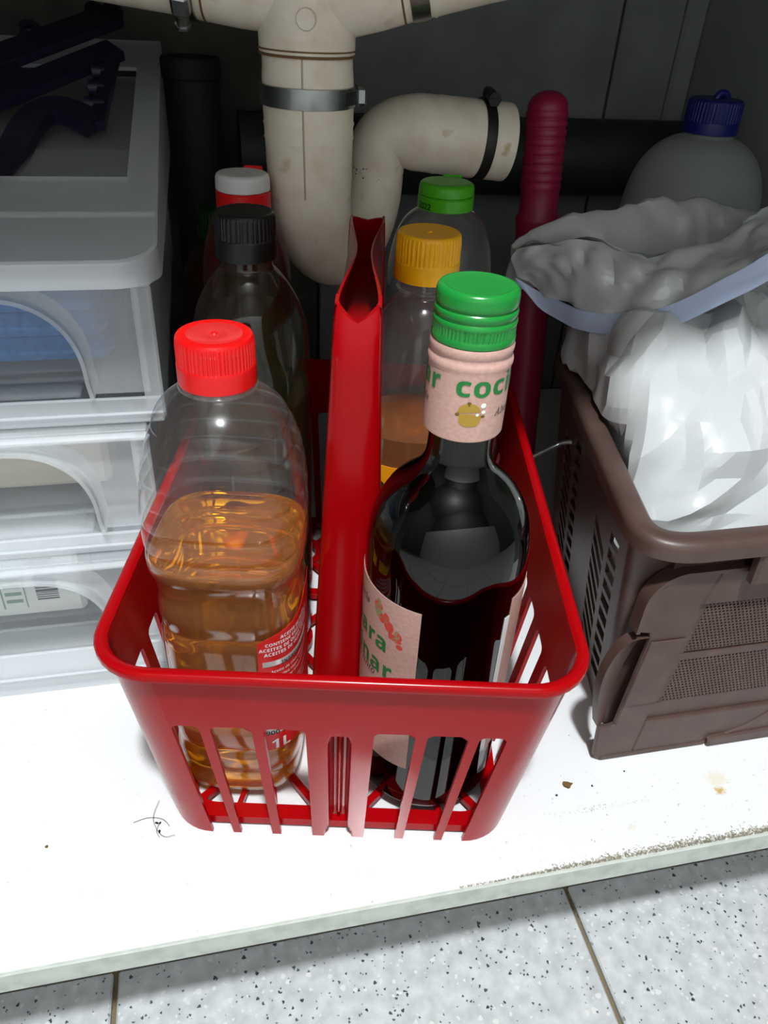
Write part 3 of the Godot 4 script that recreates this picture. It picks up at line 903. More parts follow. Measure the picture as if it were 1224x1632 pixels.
	for q in [[-0.0046, -0.0004, 0.0009, 0.0007], [0.0047, -0.0010, 0.0010, 0.0006], [-0.0007, 0.0044, 0.0009, 0.0006], [-0.0007, 0.0038, 0.0005, 0.0008]]:
		var d := disc_patch(pa + 1.18 * q[0] / R, py + 1.15 * q[1], R + 0.00002, q[2], q[3])
		pd.p.append_array(d.p); pd.t.append_array(d.t)
	obj("pot_print", pd, mats.ochre_dark, sleeve)
	var pw := MB.new()
	for q in [[0.0045, 0.0034, 0.0012, 0.0012], [0.0048, 0.0008, 0.0009, 0.0009], [0.0026, -0.0002, 0.0007, 0.0007]]:
		var d := disc_patch(pa + 1.18 * q[0] / R, py + 1.15 * q[1], R + 0.00007, q[2], q[3])
		pw.p.append_array(d.p); pw.t.append_array(d.t)
	obj("pot_print", pw, mats.ink_white, sleeve)
	# aluminium cap with rolled grooves and a knurled band
	var cp := MB.new()
	var cprof := []
	for q in [[0.0150, 0.2796], [0.0172, 0.2796], [0.0174, 0.2802], [0.0174, 0.2815], [0.0171, 0.2822], [0.0171, 0.2828], [0.0171, 0.2862], [0.0172, 0.2870], [0.0174, 0.2877], [0.0172, 0.2886], [0.0165, 0.2893], [0.0165, 0.2899], [0.0171, 0.2908], [0.0172, 0.2920], [0.0169, 0.2928], [0.0162, 0.2934], [0.0162, 0.2939], [0.0168, 0.2946], [0.0169, 0.2958], [0.0169, 0.2985], [0.0166, 0.2998], [0.0159, 0.3008], [0.0150, 0.3012], [0.0138, 0.3012], [0.0128, 0.3009], [0.0001, 0.3009]]: cprof.append([q[0], q[1] + b])
	cp.lathe(cprof, 240, Vector3.ZERO, knurl(60, 0.2825 + b, 0.2864 + b, 0.022))
	obj("cap", cp, mats.green_cap, o, 45.0)
	# paper labels: the front one turned to the left, the back one to the right
	var fl := obj("front_label", label_patch(deg_to_rad(-150), deg_to_rad(-17), 0.045 + b, 0.1585 + b, 0.0404), mats.pink, o)
	var t1: MB = letters("para", 0.0110, deg_to_rad(-66), 0.1290 + b, 0.0408, true, 0.0, 1.1)
	var t2: MB = letters("cocinar", 0.0110, deg_to_rad(-77), 0.1120 + b, 0.0408, true, 0.0, 1.1)
	t1.p.append_array(t2.p); t1.t.append_array(t2.t)
	obj("print", t1, mats.ink_green, fl)
	var sc := MB.new()
	for l in [["Abuela", -78.0, 0.147], ["vino tinto", -72.0, 0.1045]]:
		var t: MB = letters(l[0], 0.0045, deg_to_rad(l[1]), l[2] + b, 0.0408, false, 0.3, 1.0, "Droid Serif")
		sc.p.append_array(t.p); sc.t.append_array(t.t)
	obj("print", sc, mats.ink_brown, fl)
	var bl := MB.new(); var sg := MB.new()
	var rng := RandomNumberGenerator.new(); rng.seed = 3
	for i in 26:   # a printed bunch of peppers and onions
		var u := rng.randf(); var vv := rng.randf_range(-1, 1)
		var an := deg_to_rad(lerpf(-56, -31, u)); var yy := lerpf(0.1530, 0.1345, u) + vv * 0.0035
		var d := disc_patch(an, yy + b, 0.0407, rng.randf_range(0.0012, 0.003), rng.randf_range(0.001, 0.0032))
		if i % 4 == 0: sg.p.append_array(d.p); sg.t.append_array(d.t)
		else: bl.p.append_array(d.p); bl.t.append_array(d.t)
	obj("picture", bl, mats.ink_coral, fl)
	obj("picture", sg, mats.ink_sage, fl)
	var bk := obj("back_label", label_patch(deg_to_rad(50), deg_to_rad(125), 0.050 + b, 0.1605 + b, 0.0404), mats.pink, o)
	obj("strip", label_patch(deg_to_rad(45), deg_to_rad(50.2), 0.050 + b, 0.150 + b, 0.0404), mats.ink_white, o)

func plain_bottle(called: String, label: String, at: Vector3, prof: Array, wall: Material, n := 2.0) -> Node3D:
	var o := thing(called, label, "bottle", at, -YAW)
	var v := []
	for q in prof: v.append(Vector2(q[0], q[1]))
	var fine := []
	for q in catmull(v, 3): fine.append([maxf(q.x, 0.0001), q.y])
	var m := MB.new()
	m.lathe(fine, 56, Vector3.ZERO, squarish(n, prof[-1][1] - 0.075, prof[-1][1] - 0.045) if n > 2.0 else null)
	obj("bottle_wall", m, wall, o, 60.0)
	return o

func fill(o: Node3D, prof: Array, level: float, m: Material, called: String, n := 2.0, top := 0.0) -> void:
	var v := []
	for q in prof: v.append(Vector2(q[0], q[1]))
	var fine := []
	var last := 0.0
	for q in catmull(v, 3):
		if q.y < level: fine.append([maxf(q.x - 0.0009, 0.0001), q.y + 0.0006]); last = q.x
	fine.append([last - 0.0009, level]); fine.append([0.0001, level])
	var mb := MB.new()
	mb.lathe(fine, 56, Vector3.ZERO, squarish(n, prof[-1][1] - 0.075, prof[-1][1] - 0.045) if n > 2.0 else null)
	obj(called, mb, m, o, 60.0)

func build_back_bottles() -> void:
	var b := 0.0085
	# black cap, olive oil in a dark tinted bottle
	var pr := [[0.0001, 0.003], [0.020, 0.0], [0.030, 0.001], [0.0345, 0.006], [0.0355, 0.02], [0.0355, 0.10], [0.0355, 0.165], [0.0352, 0.185], [0.0345, 0.205], [0.0325, 0.222], [0.0285, 0.238], [0.0225, 0.250], [0.0165, 0.258], [0.0135, 0.262], [0.0132, 0.275]]
	var dark := pane(Color(0.16, 0.17, 0.09), 0.32, 0.06)
	var k := plain_bottle("oil_bottle", "dark olive oil bottle with a black ribbed cap behind the red-capped one", cf(-0.0805, b, -0.407), pr, dark, 2.8)
	fill(k, pr, 0.19, clear(Color(0.30, 0.28, 0.06), 0.0, 0.045), "oil", 2.8)
	screw_cap("cap", 0.0160, 0.2655, 0.289, mats.black_cap, k, 0.45, 40, false)
	# yellow cap, cooking oil
	var py := [[0.0001, 0.003], [0.020, 0.0], [0.0275, 0.001], [0.0325, 0.006], [0.0335, 0.02], [0.0328, 0.05], [0.0335, 0.08], [0.0335, 0.165], [0.0328, 0.178], [0.0335, 0.188], [0.0330, 0.20], [0.0312, 0.213], [0.0280, 0.226], [0.0225, 0.238], [0.0170, 0.2455], [0.0132, 0.2485], [0.0130, 0.2505], [0.0160, 0.2512], [0.0160, 0.2530], [0.0130, 0.2540], [0.0130, 0.268]]
	var y := plain_bottle("oil_bottle", "clear plastic bottle of golden oil with a yellow ribbed cap", cf(0.0150, b, -0.415), py, mats.pet, 2.4)
	fill(y, py, 0.172, clear(Color(0.97, 0.58, 0.12, 0.12), 0.0, 0.045), "oil", 2.4)
	screw_cap("cap", 0.0175, 0.2575, 0.2822, mats.yellow_cap, y, 0.40, 44)
	var lb := obj("label", label_patch(deg_to_rad(-75), deg_to_rad(75), 0.06, 0.155, 0.0341, squarish(2.4, 0.22, 0.25), 0.0003), mat(Color(0.95, 0.60, 0.06), 0.4), y)
	var t: MB = letters("a", 0.0110, deg_to_rad(-31), 0.1420, 0.0362)
	obj("print", t, mats.ink_black, lb)
	# lime green flip cap
	var pg := [[0.0001, 0.003], [0.020, 0.0], [0.0285, 0.001], [0.0335, 0.006], [0.0350, 0.02], [0.0350, 0.12], [0.0350, 0.20], [0.0348, 0.225], [0.0335, 0.240], [0.0305, 0.253], [0.0255, 0.263], [0.0190, 0.2690], [0.0155, 0.2715], [0.0150, 0.280]]
	var g := plain_bottle("vinegar_bottle", "clear bottle with a lime green flip-top cap in the back row", cf(0.0270, b, -0.515), pg, mats.pet)
	fill(g, pg, 0.13, clear(Color(0.80, 0.78, 0.55, 0.12), 0.0, 0.033), "vinegar")
	flip_cap(g, 0.0177, 0.2705, 0.2865, mats.lime_cap, mats.lime_cap)
	var gt: MB = letters("2022", 0.0036, deg_to_rad(-50), 0.2735, 0.01785)
	obj("print", gt, mats.ink_black, g)
	# red cap with a white flip lid
	var pw := [[0.0001, 0.003], [0.020, 0.0], [0.0245, 0.001], [0.0285, 0.006], [0.0290, 0.02], [0.0290, 0.20], [0.0286, 0.225], [0.0260, 0.243], [0.0215, 0.257], [0.0170, 0.2655], [0.0150, 0.2690], [0.0145, 0.28]]
	var w := plain_bottle("sauce_bottle", "bottle with a red cap and white flip lid, half behind the black cap", cf(-0.1000, b, -0.505), pw, pane(Color(0.35, 0.08, 0.06), 0.5, 0.1))
	fill(w, pw, 0.2, mat(Color(0.16, 0.02, 0.015), 0.4), "sauce")
	flip_cap(w, 0.0170, 0.2655, 0.2865, mats.red_cap, mats.white_cap)
	# dark green cap, outside the basket at the back left
	var pd := [[0.0001, 0.003], [0.020, 0.0], [0.0295, 0.001], [0.0335, 0.006], [0.0340, 0.02], [0.0340, 0.15], [0.0335, 0.175], [0.0300, 0.195], [0.0230, 0.209], [0.0165, 0.217], [0.0140, 0.221], [0.0135, 0.232]]
	var d := plain_bottle("oil_bottle", "dark bottle with a dark green cap behind the basket, against the drawers", cf(-0.1440, 0.0, -0.622), pd, pane(Color(0.30, 0.10, 0.07), 0.5, 0.1))
	fill(d, pd, 0.17, mat(Color(0.12, 0.03, 0.02), 0.3), "oil")
	screw_cap("cap", 0.0165, 0.222, 0.2440, mats.dark_green_cap, d, 0.4, 40, false)

func flip_cap(o: Node3D, r: float, y0: float, y1: float, m: Material, lidm: Material) -> void:
	var ym := lerpf(y0, y1, 0.52)
	var c := MB.new()
	c.lathe([[r * 0.88, y0], [r, y0 + 0.0005], [r * 1.0, ym - 0.0008], [r * 0.97, ym - 0.0003], [r * 0.97, ym], [0.0001, ym]], 56)
	obj("cap", c, m, o, 30.0)
	var l := MB.new()
	l.lathe([[0.0001, ym + 0.0002], [r * 0.965, ym + 0.0002], [r * 0.995, ym + 0.0007], [r * 0.985, y1 - 0.003], [r * 0.95, y1 - 0.0012], [r * 0.88, y1 - 0.0003], [r * 0.78, y1], [0.0001, y1 - 0.0003]], 56, Vector3.ZERO, func(a, y): return 1.0 - 0.035 * (1.0 if absf(wrapf(a - 0.9, -PI, PI)) < 0.42 and y < lerpf(ym, y1, 0.45) else 0.0))
	var lid := obj("flip_lid", l, lidm, o, 40.0)
	var h := MB.new()   # hinge tab at the back
	h.box(Vector3(0.004, lerpf(ym, y1, 0.55), -r * 0.93), Vector3(r * 0.7, (y1 - ym) * 1.1, r * 0.16), 0.0008)
	obj("hinge", h, m, o)

# ---------------------------------------------------------------- the drawer stack on the left
const LIDZ := -0.378
func lid_y(z: float) -> float: return 0.2835 + 0.16 * (LIDZ - z)

func build_drawers() -> void:
	var names := ["lowest drawer of the clear plastic stack, with a white package inside", "middle drawer of the clear plastic stack, with beige things inside", "top drawer of the clear plastic stack, blue cloth inside and frosted lid above"]
	var y0 := [0.0, 0.105, 0.187]; var y1 := [0.105, 0.187, 0.270]; var zf := [-0.384, -0.392, -0.400]
	var rail := [0.036, 0.0145, 0.0165]
	var ax := [-0.0765, -0.0735, -0.0675]      # where the scoop's edge comes down
	var X0 := -0.36; var zb := -0.72
	for i in 3:
		var X1 := -0.0305 if i == 2 else -0.041
		var o := thing("drawer_unit", names[i], "drawer", Vector3(-0.197, y0[i], -0.55), 0.0, "stacked drawer units")
		var off := Vector3(0.197, -y0[i], 0.55)
		var a: float = y0[i]; var b: float = y1[i]; var z: float = zf[i]
		var fr := MB.new()
		fr.box(Vector3((X0 + X1) / 2, a + 0.0015, (z + zb) / 2) + off, Vector3(X1 - X0, 0.002, z - zb), 0.0006)
		fr.box(Vector3((X0 + X1) / 2, b - 0.0015, (z + zb) / 2) + off, Vector3(X1 - X0, 0.002, z - zb), 0.0006)
		fr.box(Vector3(X0, (a + b) / 2, (z + zb) / 2) + off, Vector3(0.002, b - a - 0.004, z - zb), 0.0006)
		fr.box(Vector3((X0 + X1) / 2, (a + b) / 2, zb) + off, Vector3(X1 - X0, b - a - 0.004, 0.002), 0.0006)
		fr.box(Vector3(X1, (a + b) / 2, (z + zb) / 2) + off, Vector3(0.0024, b - a - 0.004, z - zb), 0.0008)
		obj("frame", fr, mats.pp, o)
		# front edges of the frame: a rounded bead above, a deep rail below with two ridges
		var bd := MB.new()
		bd.box(Vector3((X0 + X1) / 2, b - 0.003, z + 0.0025) + off, Vector3(X1 - X0 + 0.004, 0.005, 0.005), 0.002)
		bd.box(Vector3((X0 + X1) / 2, a + rail[i] / 2, z + 0.0005) + off, Vector3(X1 - X0, rail[i] - 0.001, 0.0025), 0.0008)
		bd.box(Vector3((X0 + X1) / 2, a + rail[i] * 0.42, z + 0.0024) + off, Vector3(X1 - X0, 0.0016, 0.002), 0.0005)
		bd.box(Vector3(X1 - 0.004, (a + b) / 2, z + 0.0005) + off, Vector3(0.010, b - a - 0.010, 0.003), 0.0012)
		obj("rail", bd, mats.pp_rail, o)
		# drawer: front sheet with the scooped opening, a deep lip round it, and the tray behind
		var dl: float = a + rail[i]; var dt: float = b - 0.0085
		var at: float = dt - (0.003 if i == 0 else 0.0015); var xa: float = ax[i]
		var cr := 0.046; var ch: float = (at - dl) * 0.82
		var curve := PackedVector2Array([Vector2(X0 + 0.02, at)])
		for k in 19:
			var e := deg_to_rad(90.0 - 90.0 * k / 18.0)
			curve.append(Vector2(xa - cr + cr * pow(cos(e), 0.85), at - ch + ch * pow(sin(e), 0.85)))
		curve.append(Vector2(xa + 0.0012, dl + 0.0005))
		var poly := curve.duplicate()
		poly.append_array(PackedVector2Array([Vector2(X1 - 0.006, dl + 0.0005), Vector2(X1 - 0.006, dt + 0.004), Vector2(X0 + 0.02, dt + 0.004)]))
		var f := MB.new()
		f.extrude(poly, 0.0018, func(u, v, w): return Vector3(u, v, z - 0.003 - w) + off)
		var dr := obj("drawer", f, mats.pp, o)
		var lip := MB.new()
		var rows := []
		for k in curve.size():
			var d := (curve[min(k + 1, curve.size() - 1)] - curve[max(k - 1, 0)]).normalized()
			var n := Vector2(-d.y, d.x) * 0.0011
			var c := curve[k]
			rows.append(PackedVector3Array([Vector3(c.x + n.x, c.y + n.y, z + 0.004) + off, Vector3(c.x - n.x, c.y - n.y, z + 0.004) + off, Vector3(c.x - n.x, c.y - n.y, z - 0.020) + off, Vector3(c.x + n.x, c.y + n.y, z - 0.020) + off]))
		lip.loft(rows, 1)
		obj("handle_lip", lip, mats.pp_rail, dr)
		var tray := MB.new()
		var poly2 := curve.duplicate(); poly2.append(Vector2(X0 + 0.02, dl + 0.0005))
		tray.extrude(poly2, 0.0014, func(u, v, w): return Vector3(u, v, z - 0.0205 - w) + off)
		tray.box(Vector3((X0 + xa) / 2, dl + 0.002, z - 0.010) + off, Vector3(xa - X0 - 0.01, 0.003, 0.022), 0.001)
		obj("scoop", tray, mats.pp_clear, dr)
		var tr := MB.new()
		tr.box(Vector3((X0 + X1) / 2, dl + 0.004, (z + zb) / 2 - 0.012) + off, Vector3(X1 - X0 - 0.020, 0.0016, z - zb - 0.03), 0.0005)
		tr.box(Vector3(X1 - 0.011, dl + (dt - dl) * 0.45, (z + zb) / 2 - 0.012) + off, Vector3(0.0016, (dt - dl) * 0.85, z - zb - 0.03), 0.0005)
		obj("tray", tr, mats.pp_clear, dr)
		if i == 2: build_lid(o, off)
	# contents
	var rng := RandomNumberGenerator.new(); rng.seed = 2
	var cloth := tri_tex(mat(Color.WHITE, 0.85), noise_tex(0.08, [[0.0, Color(0.03, 0.36, 0.62)], [0.5, Color(0.06, 0.46, 0.74)], [1.0, Color(0.12, 0.53, 0.80)]], 31, 256), 10.0)
	var cl := MB.new()
	for k in 3: cl.box(Vector3(-0.19, 0.2175 + k * 0.0145, -0.525 + k * 0.001), Vector3(0.27 - k * 0.004, 0.0138, 0.19), 0.006)
	tag(obj("folded_cloth", cl, cloth), "folded bright blue cloth in the top clear drawer", "cloth")
	var bx := MB.new()
	bx.box(Vector3(-0.20, 0.1475, -0.53), Vector3(0.262, 0.038, 0.20), 0.004)
	bx.box(Vector3(-0.20, 0.1705, -0.54), Vector3(0.25, 0.006, 0.17), 0.002)
	tag(obj("paper_bundle", bx, mat(Color(0.80, 0.77, 0.70), 0.8)), "beige flat bundle in the middle clear drawer", "paper")
	var pk := thing("package", "white printed package with a barcode in the lowest clear drawer", "package", Vector3(-0.22, 0.0415, -0.492))
	var pb := MB.new()
	pb.box(Vector3(0, 0.025, 0), Vector3(0.247, 0.05, 0.16), 0.003)
	obj("wrapper", pb, mat(Color(0.86, 0.88, 0.86), 0.5), pk)
	var bars := MB.new()
	var y := 0.014
	while y < 0.047:
		var hgt := rng.randf_range(0.0004, 0.0013)
		bars.box(Vector3(0.1015, y, 0.0801), Vector3(0.0135, hgt, 0.0003), 0.0)
		y += hgt + rng.randf_range(0.0004, 0.0012)
	obj("barcode", bars, mat(Color(0.15, 0.17, 0.22), 0.6), pk)
	var gb := MB.new()
	for q in [[0.074, 0.026, 0.0010, 0.036], [0.088, 0.026, 0.0007, 0.036]]: gb.box(Vector3(q[0], q[1], 0.0801), Vector3(q[2], q[3], 0.0003), 0.0)
	for k in 5: gb.box(Vector3(0.081, 0.014 + 0.006 * k, 0.0801), Vector3(0.010, 0.0026, 0.0003), 0.0)
	obj("print", gb, mat(Color(0.45, 0.58, 0.48), 0.6), pk)
	var gc := MB.new()
	gc.box(Vector3(-0.079, 0.0625, -0.52), Vector3(0.045, 0.040, 0.14), 0.006)
	tag(obj("grey_pouch", gc, mat(Color(0.50, 0.53, 0.58), 0.7)), "grey-blue pouch beside the package in the lowest drawer", "pouch")

func build_lid(o: Node3D, off: Vector3) -> void:
	# a frosted lid that rises to the back, with a rounded lip and a sunken panel
	var x0 := -0.37; var x1 := -0.0235; var zb := -0.765
	var m := MB.new()
	var r := 0.022
	var outline := PackedVector2Array([Vector2(x0, LIDZ), Vector2(x0, zb), Vector2(x1, zb)])
	outline.append_array(arc(Vector2(x1 - r, LIDZ - r), r, 0, 90, 8))
	var place := func(u: float, v: float, w: float) -> Vector3: return Vector3(u, lid_y(v) - w, v) + off
	# lip: sides all round, a rounded top edge
	var px0 := x0 + 0.02; var px1 := -0.0405; var pz1 := -0.481; var pz0 := -0.690
	var top := MB.new()
	var sec := []
	# front field, right margin, back margin as separate panels round the sunken one
	top.extrude(outline_part(x1, r, LIDZ, -0.434, x0), 0.0025, place, 0.0012)
	top.extrude(PackedVector2Array([Vector2(x0, -0.434), Vector2(x0, pz1), Vector2(px1, pz1), Vector2(px1, pz0), Vector2(x0, pz0), Vector2(x0, zb), Vector2(x1 - 0.001, zb), Vector2(x1 - 0.001, -0.434)]), 0.0025, func(u, v, w): return place.call(u, v, w + 0.0012))
	obj("lid", top, mats.pp_thick, o)
	var pan := MB.new()
	pan.extrude(PackedVector2Array([Vector2(x0, pz1), Vector2(x0, pz0), Vector2(px1, pz0), Vector2(px1, pz1)]), 0.002, func(u, v, w): return place.call(u, v, w + 0.0075))
	obj("lid_panel", pan, mats.pp_lid, o)
	var sk := MB.new()
	# skirt: follows the outline from the back right round the front
	var path := [Vector2(x1, zb)]
	for q in arc(Vector2(x1 - r, LIDZ - r), r, 0, 90, 8): path.append(q)
	path.append(Vector2(x0, LIDZ))
	var rows := []
	for k in path.size():
		var c: Vector2 = path[k]
		var d: Vector2 = (path[min(k + 1, path.size() - 1)] - path[max(k - 1, 0)]).normalized()
		var n := Vector2(-d.y, d.x) * -1.0
		if n.dot(c - Vector2(-0.2, -0.55)) < 0: n = -n
		var yt := lid_y(c.y) - 0.0012
		var yb := 0.2705
		rows.append(PackedVector3Array([Vector3(c.x, yt, c.y) + off, Vector3(c.x + n.x * 0.0008, yb, c.y + n.y * 0.0008) + off, Vector3(c.x - n.x * 0.0022, yb, c.y - n.y * 0.0022) + off, Vector3(c.x - n.x * 0.0022, yt, c.y - n.y * 0.0022) + off]))
	sk.loft(rows, 1)
	obj("lid_skirt", sk, mats.pp_thick, o)

func outline_part(x1: float, r: float, zf: float, zb: float, x0: float) -> PackedVector2Array:
	var o := PackedVector2Array([Vector2(x0, zf), Vector2(x0, zb), Vector2(x1, zb)])
	o.append_array(arc(Vector2(x1 - r, zf - r), r, 0, 90, 8))
	return o

# ---------------------------------------------------------------- the brown crate
func build_crate() -> void:
	var base := Vector3(0.33, 0.0, -0.41)
	var o := thing("storage_crate", "dark brown plastic crate with herringbone slots and a mesh door, full of bags", "crate", base)
	var RH := 0.166   # under the rim
	# left wall: bottom and top lines, front to back
	var Bf := Vector3(0.2310, 0, -0.303); var Bb := Vector3(0.2790, 0, -0.500)
	var Tf := Vector3(0.2070, RH, -0.2905); var Tb := Vector3(0.2538, RH, -0.4910)
	var inw := Vector3(0.97, 0, 0.24)
	var L := 0.205
	var left := func(u: float, v: float, w: float) -> Vector3:
		var k := v / RH
		return Bf.lerp(Bb, u / L).lerp(Tf.lerp(Tb, u / L), k) + inw * w - base
	var wall := MB.new()
	var t := 0.0024
	var n := 10; var v0 := 0.0165; var pitch := 0.0125
	# columns of slots: [near edge, far edge, rise of the slots towards the front edge]
	var cols := [[0.0125, 0.0335, 0.0035], [0.0395, 0.0700, -0.0120], [0.1240, 0.1450, 0.0035], [0.1510, 0.1815, -0.0120]]
	var u_at := 0.0
	for c in cols:
		wall.extrude(PackedVector2Array([Vector2(u_at, 0), Vector2(c[0], 0), Vector2(c[0], RH), Vector2(u_at, RH)]), t, left)
		var sh := func(u: float, v: float) -> Vector2: return Vector2(u, v + c[2] * (c[1] - u) / (c[1] - c[0]))
		for i in n:
			var va := v0 + i * pitch; var vb := va + pitch
			var O := [sh.call(c[0], va), sh.call(c[1], va), sh.call(c[1], vb), sh.call(c[0], vb)]
			if i == n - 1 and c[2] < 0:
				wall.extrude(PackedVector2Array(O), t, left); continue
			var e := 0.0022; var g := 0.0012
			var H := [sh.call(c[0] + g, va + e), sh.call(c[1] - g, va + e), sh.call(c[1] - g, vb - e), sh.call(c[0] + g, vb - e)]
			wall.hole_cell(O, H, t, left)
		wall.extrude(PackedVector2Array([Vector2(c[0], 0), Vector2(c[1], 0), sh.call(c[1], v0), sh.call(c[0], v0)]), t, left)
		wall.extrude(PackedVector2Array([sh.call(c[0], v0 + n * pitch), sh.call(c[1], v0 + n * pitch), Vector2(c[1], RH), Vector2(c[0], RH)]), t, left)
		u_at = c[1]
	wall.extrude(PackedVector2Array([Vector2(u_at, 0), Vector2(L, 0), Vector2(L, RH), Vector2(u_at, RH)]), t, left)
	obj("side_wall", wall, mats.brown, o)
	# corners and the plain walls
	var bez := func(a: Vector3, b: Vector3, c: Vector3, s: float) -> Vector3: return a.lerp(b, s).lerp(b.lerp(c, s), s)
	var shell := MB.new()
	var BF := [Vector3(0.2520, 0, -0.2880), Vector3(0.2290, 0, -0.2880), Bf]
	var TF := [Vector3(0.2342, RH, -0.2820), Vector3(0.2046, RH, -0.2820), Tf]
	var rows := []
	for i in 13:
		var s := i / 12.0
		var a: Vector3 = bez.call(BF[0], BF[1], BF[2], s); var b: Vector3 = bez.call(TF[0], TF[1], TF[2], s)
		var nrm := (Vector3(0, 0, -1)).lerp(Vector3(0.97, 0, 0.24), s).normalized() * t
		nrm = Vector3(0, 0, -1).slerp(Vector3(0.97, 0, -0.24).normalized(), s) * t
		rows.append(PackedVector3Array([a - base, b - base, b + nrm - base, a + nrm - base]))
	shell.loft(rows, 1)
	obj("corner", shell, mats.brown, o)
	var fw := MB.new()
	var frontmap := func(u: float, v: float, w: float) -> Vector3: return Vector3(u, v, lerpf(-0.2880, -0.2780, v / RH) - w) - base
	fw.extrude(PackedVector2Array([Vector2(0.2520, 0.0), Vector2(0.412, 0.0), Vector2(0.405, RH), Vector2(0.2292, RH)]), t, frontmap)
	obj("front_wall", fw, mats.brown, o)
	var bw := MB.new()
	var c2 := [Bb, Vector3(0.284, 0, -0.517), Vector3(0.300, 0, -0.521)]; var d2 := [Tb, Vector3(0.2581, RH, -0.5101), Vector3(0.2772, RH, -0.5121)]
	rows = []
	for i in 9:
		var s := i / 8.0
		var a: Vector3 = bez.call(c2[0], c2[1], c2[2], s); var b: Vector3 = bez.call(d2[0], d2[1], d2[2], s)
		var nrm := Vector3(0.97, 0, -0.24).normalized().slerp(Vector3(0, 0, 1), s) * t
		rows.append(PackedVector3Array([a - base, b - base, b + nrm - base, a + nrm - base]))
	bw.loft(rows, 1)
	bw.extrude(PackedVector2Array([Vector2(0.300, 0.0), Vector2(0.412, 0.0), Vector2(0.405, RH), Vector2(0.2722, RH)]), t, func(u, v, w): return Vector3(u, v, lerpf(-0.521, -0.5081, v / RH) + w) - base)
	obj("back_wall", bw, mats.brown, o)
	var rw := MB.new()
	rw.extrude(PackedVector2Array([Vector2(-0.2862, 0.0), Vector2(-0.521, 0.0), Vector2(-0.508, RH), Vector2(-0.2664, RH)]), t, func(u, v, w): return Vector3(lerpf(0.412, 0.405, v / RH) - w, v, u) - base)
	obj("side_wall", rw, mats.brown, o)
	var fl := MB.new()
	fl.extrude(PackedVector2Array([Vector2(0.2520, -0.288), Vector2(0.2350, -0.300), Vector2(0.2810, -0.500), Vector2(0.300, -0.519), Vector2(0.410, -0.519), Vector2(0.410, -0.288)]), 0.003, func(u, v, w): return Vector3(u, 0.001 + w, v) - base)
	obj("floor_panel", fl, mats.brown, o)
	# rim: a broad flat band with a rounded edge and a skirt
	var pts := []
	pts.append(Vector3(0.4083, 0, -0.3820)); pts.append(Vector3(0.4083, 0, -0.2913))
	for i in 7: pts.append(bez.call(Vector3(0.4083, 0, -0.2865), Vector3(0.4083, 0, -0.2636), Vector3(0.3820, 0, -0.2636), i / 6.0))
	pts.append(Vector3(0.3056, 0, -0.2636))
	for i in 13: pts.append(bez.call(Vector3(0.2368, 0, -0.2636), Vector3(0.1972, 0, -0.2621), Vector3(0.2039, 0, -0.2941), i / 12.0))
	pts.append(Vector3(0.2254, 0, -0.3915))
	for i in 9: pts.append(bez.call(Vector3(0.2454, 0, -0.4832), Vector3(0.2502, 0, -0.5109), Vector3(0.2769, 0, -0.5119), i / 8.0))
	pts.append(Vector3(0.3438, 0, -0.5119))
	for i in 7: pts.append(bez.call(Vector3(0.3820, 0, -0.5119), Vector3(0.4083, 0, -0.5119), Vector3(0.4083, 0, -0.4775), i / 6.0))
	var rim := MB.new()
	rows = []
	for i in pts.size():
		var d: Vector3 = (pts[(i + 1) % pts.size()] - pts[i - 1]).normalized()
		var nn := Vector3(d.z, 0, -d.x)
		if nn.dot(pts[i] - Vector3(0.335, 0, -0.41)) < 0: nn = -nn
		var sec := PackedVector3Array()
		for q in [[-0.0105, 0.1485], [-0.0105, 0.1535], [-0.0085, 0.1552], [-0.003, 0.1556], [0.0005, 0.1550], [0.0028, 0.1532], [0.0034, 0.1505], [0.0034, 0.1440], [0.0012, 0.1438], [0.0010, 0.1488]]: sec.append(pts[i] + nn * q[0] + Vector3(0.005, q[1] + 0.017, -0.004) - base)
		rows.append(sec)
	var s0 := rim.p.size()
	rim.grid(rows, true, true)
	rim.fix(s0)
	obj("rim", rim, mats.brown, o, 50.0)
	build_crate_door(o, base)
	# bent wire handle that sticks out of the left side
	var wr := MB.new()
	var wp := []
	for q in catmull([cf(0.098, 0.1150, -0.4800), cf(0.110, 0.1185, -0.4870), cf(0.122, 0.1222, -0.4935), cf(0.129, 0.1255, -0.4950), cf(0.139, 0.1282, -0.4935), cf(0.148, 0.1300, -0.4920)], 5): wp.append(q - base)
	wr.tube(wp, 0.0021, 12)
	var w := obj("wire_handle", wr, mat(Color(0.50, 0.50, 0.49), 0.32, 0.9), o)
	w.set_meta("label", "bent metal wire handle")

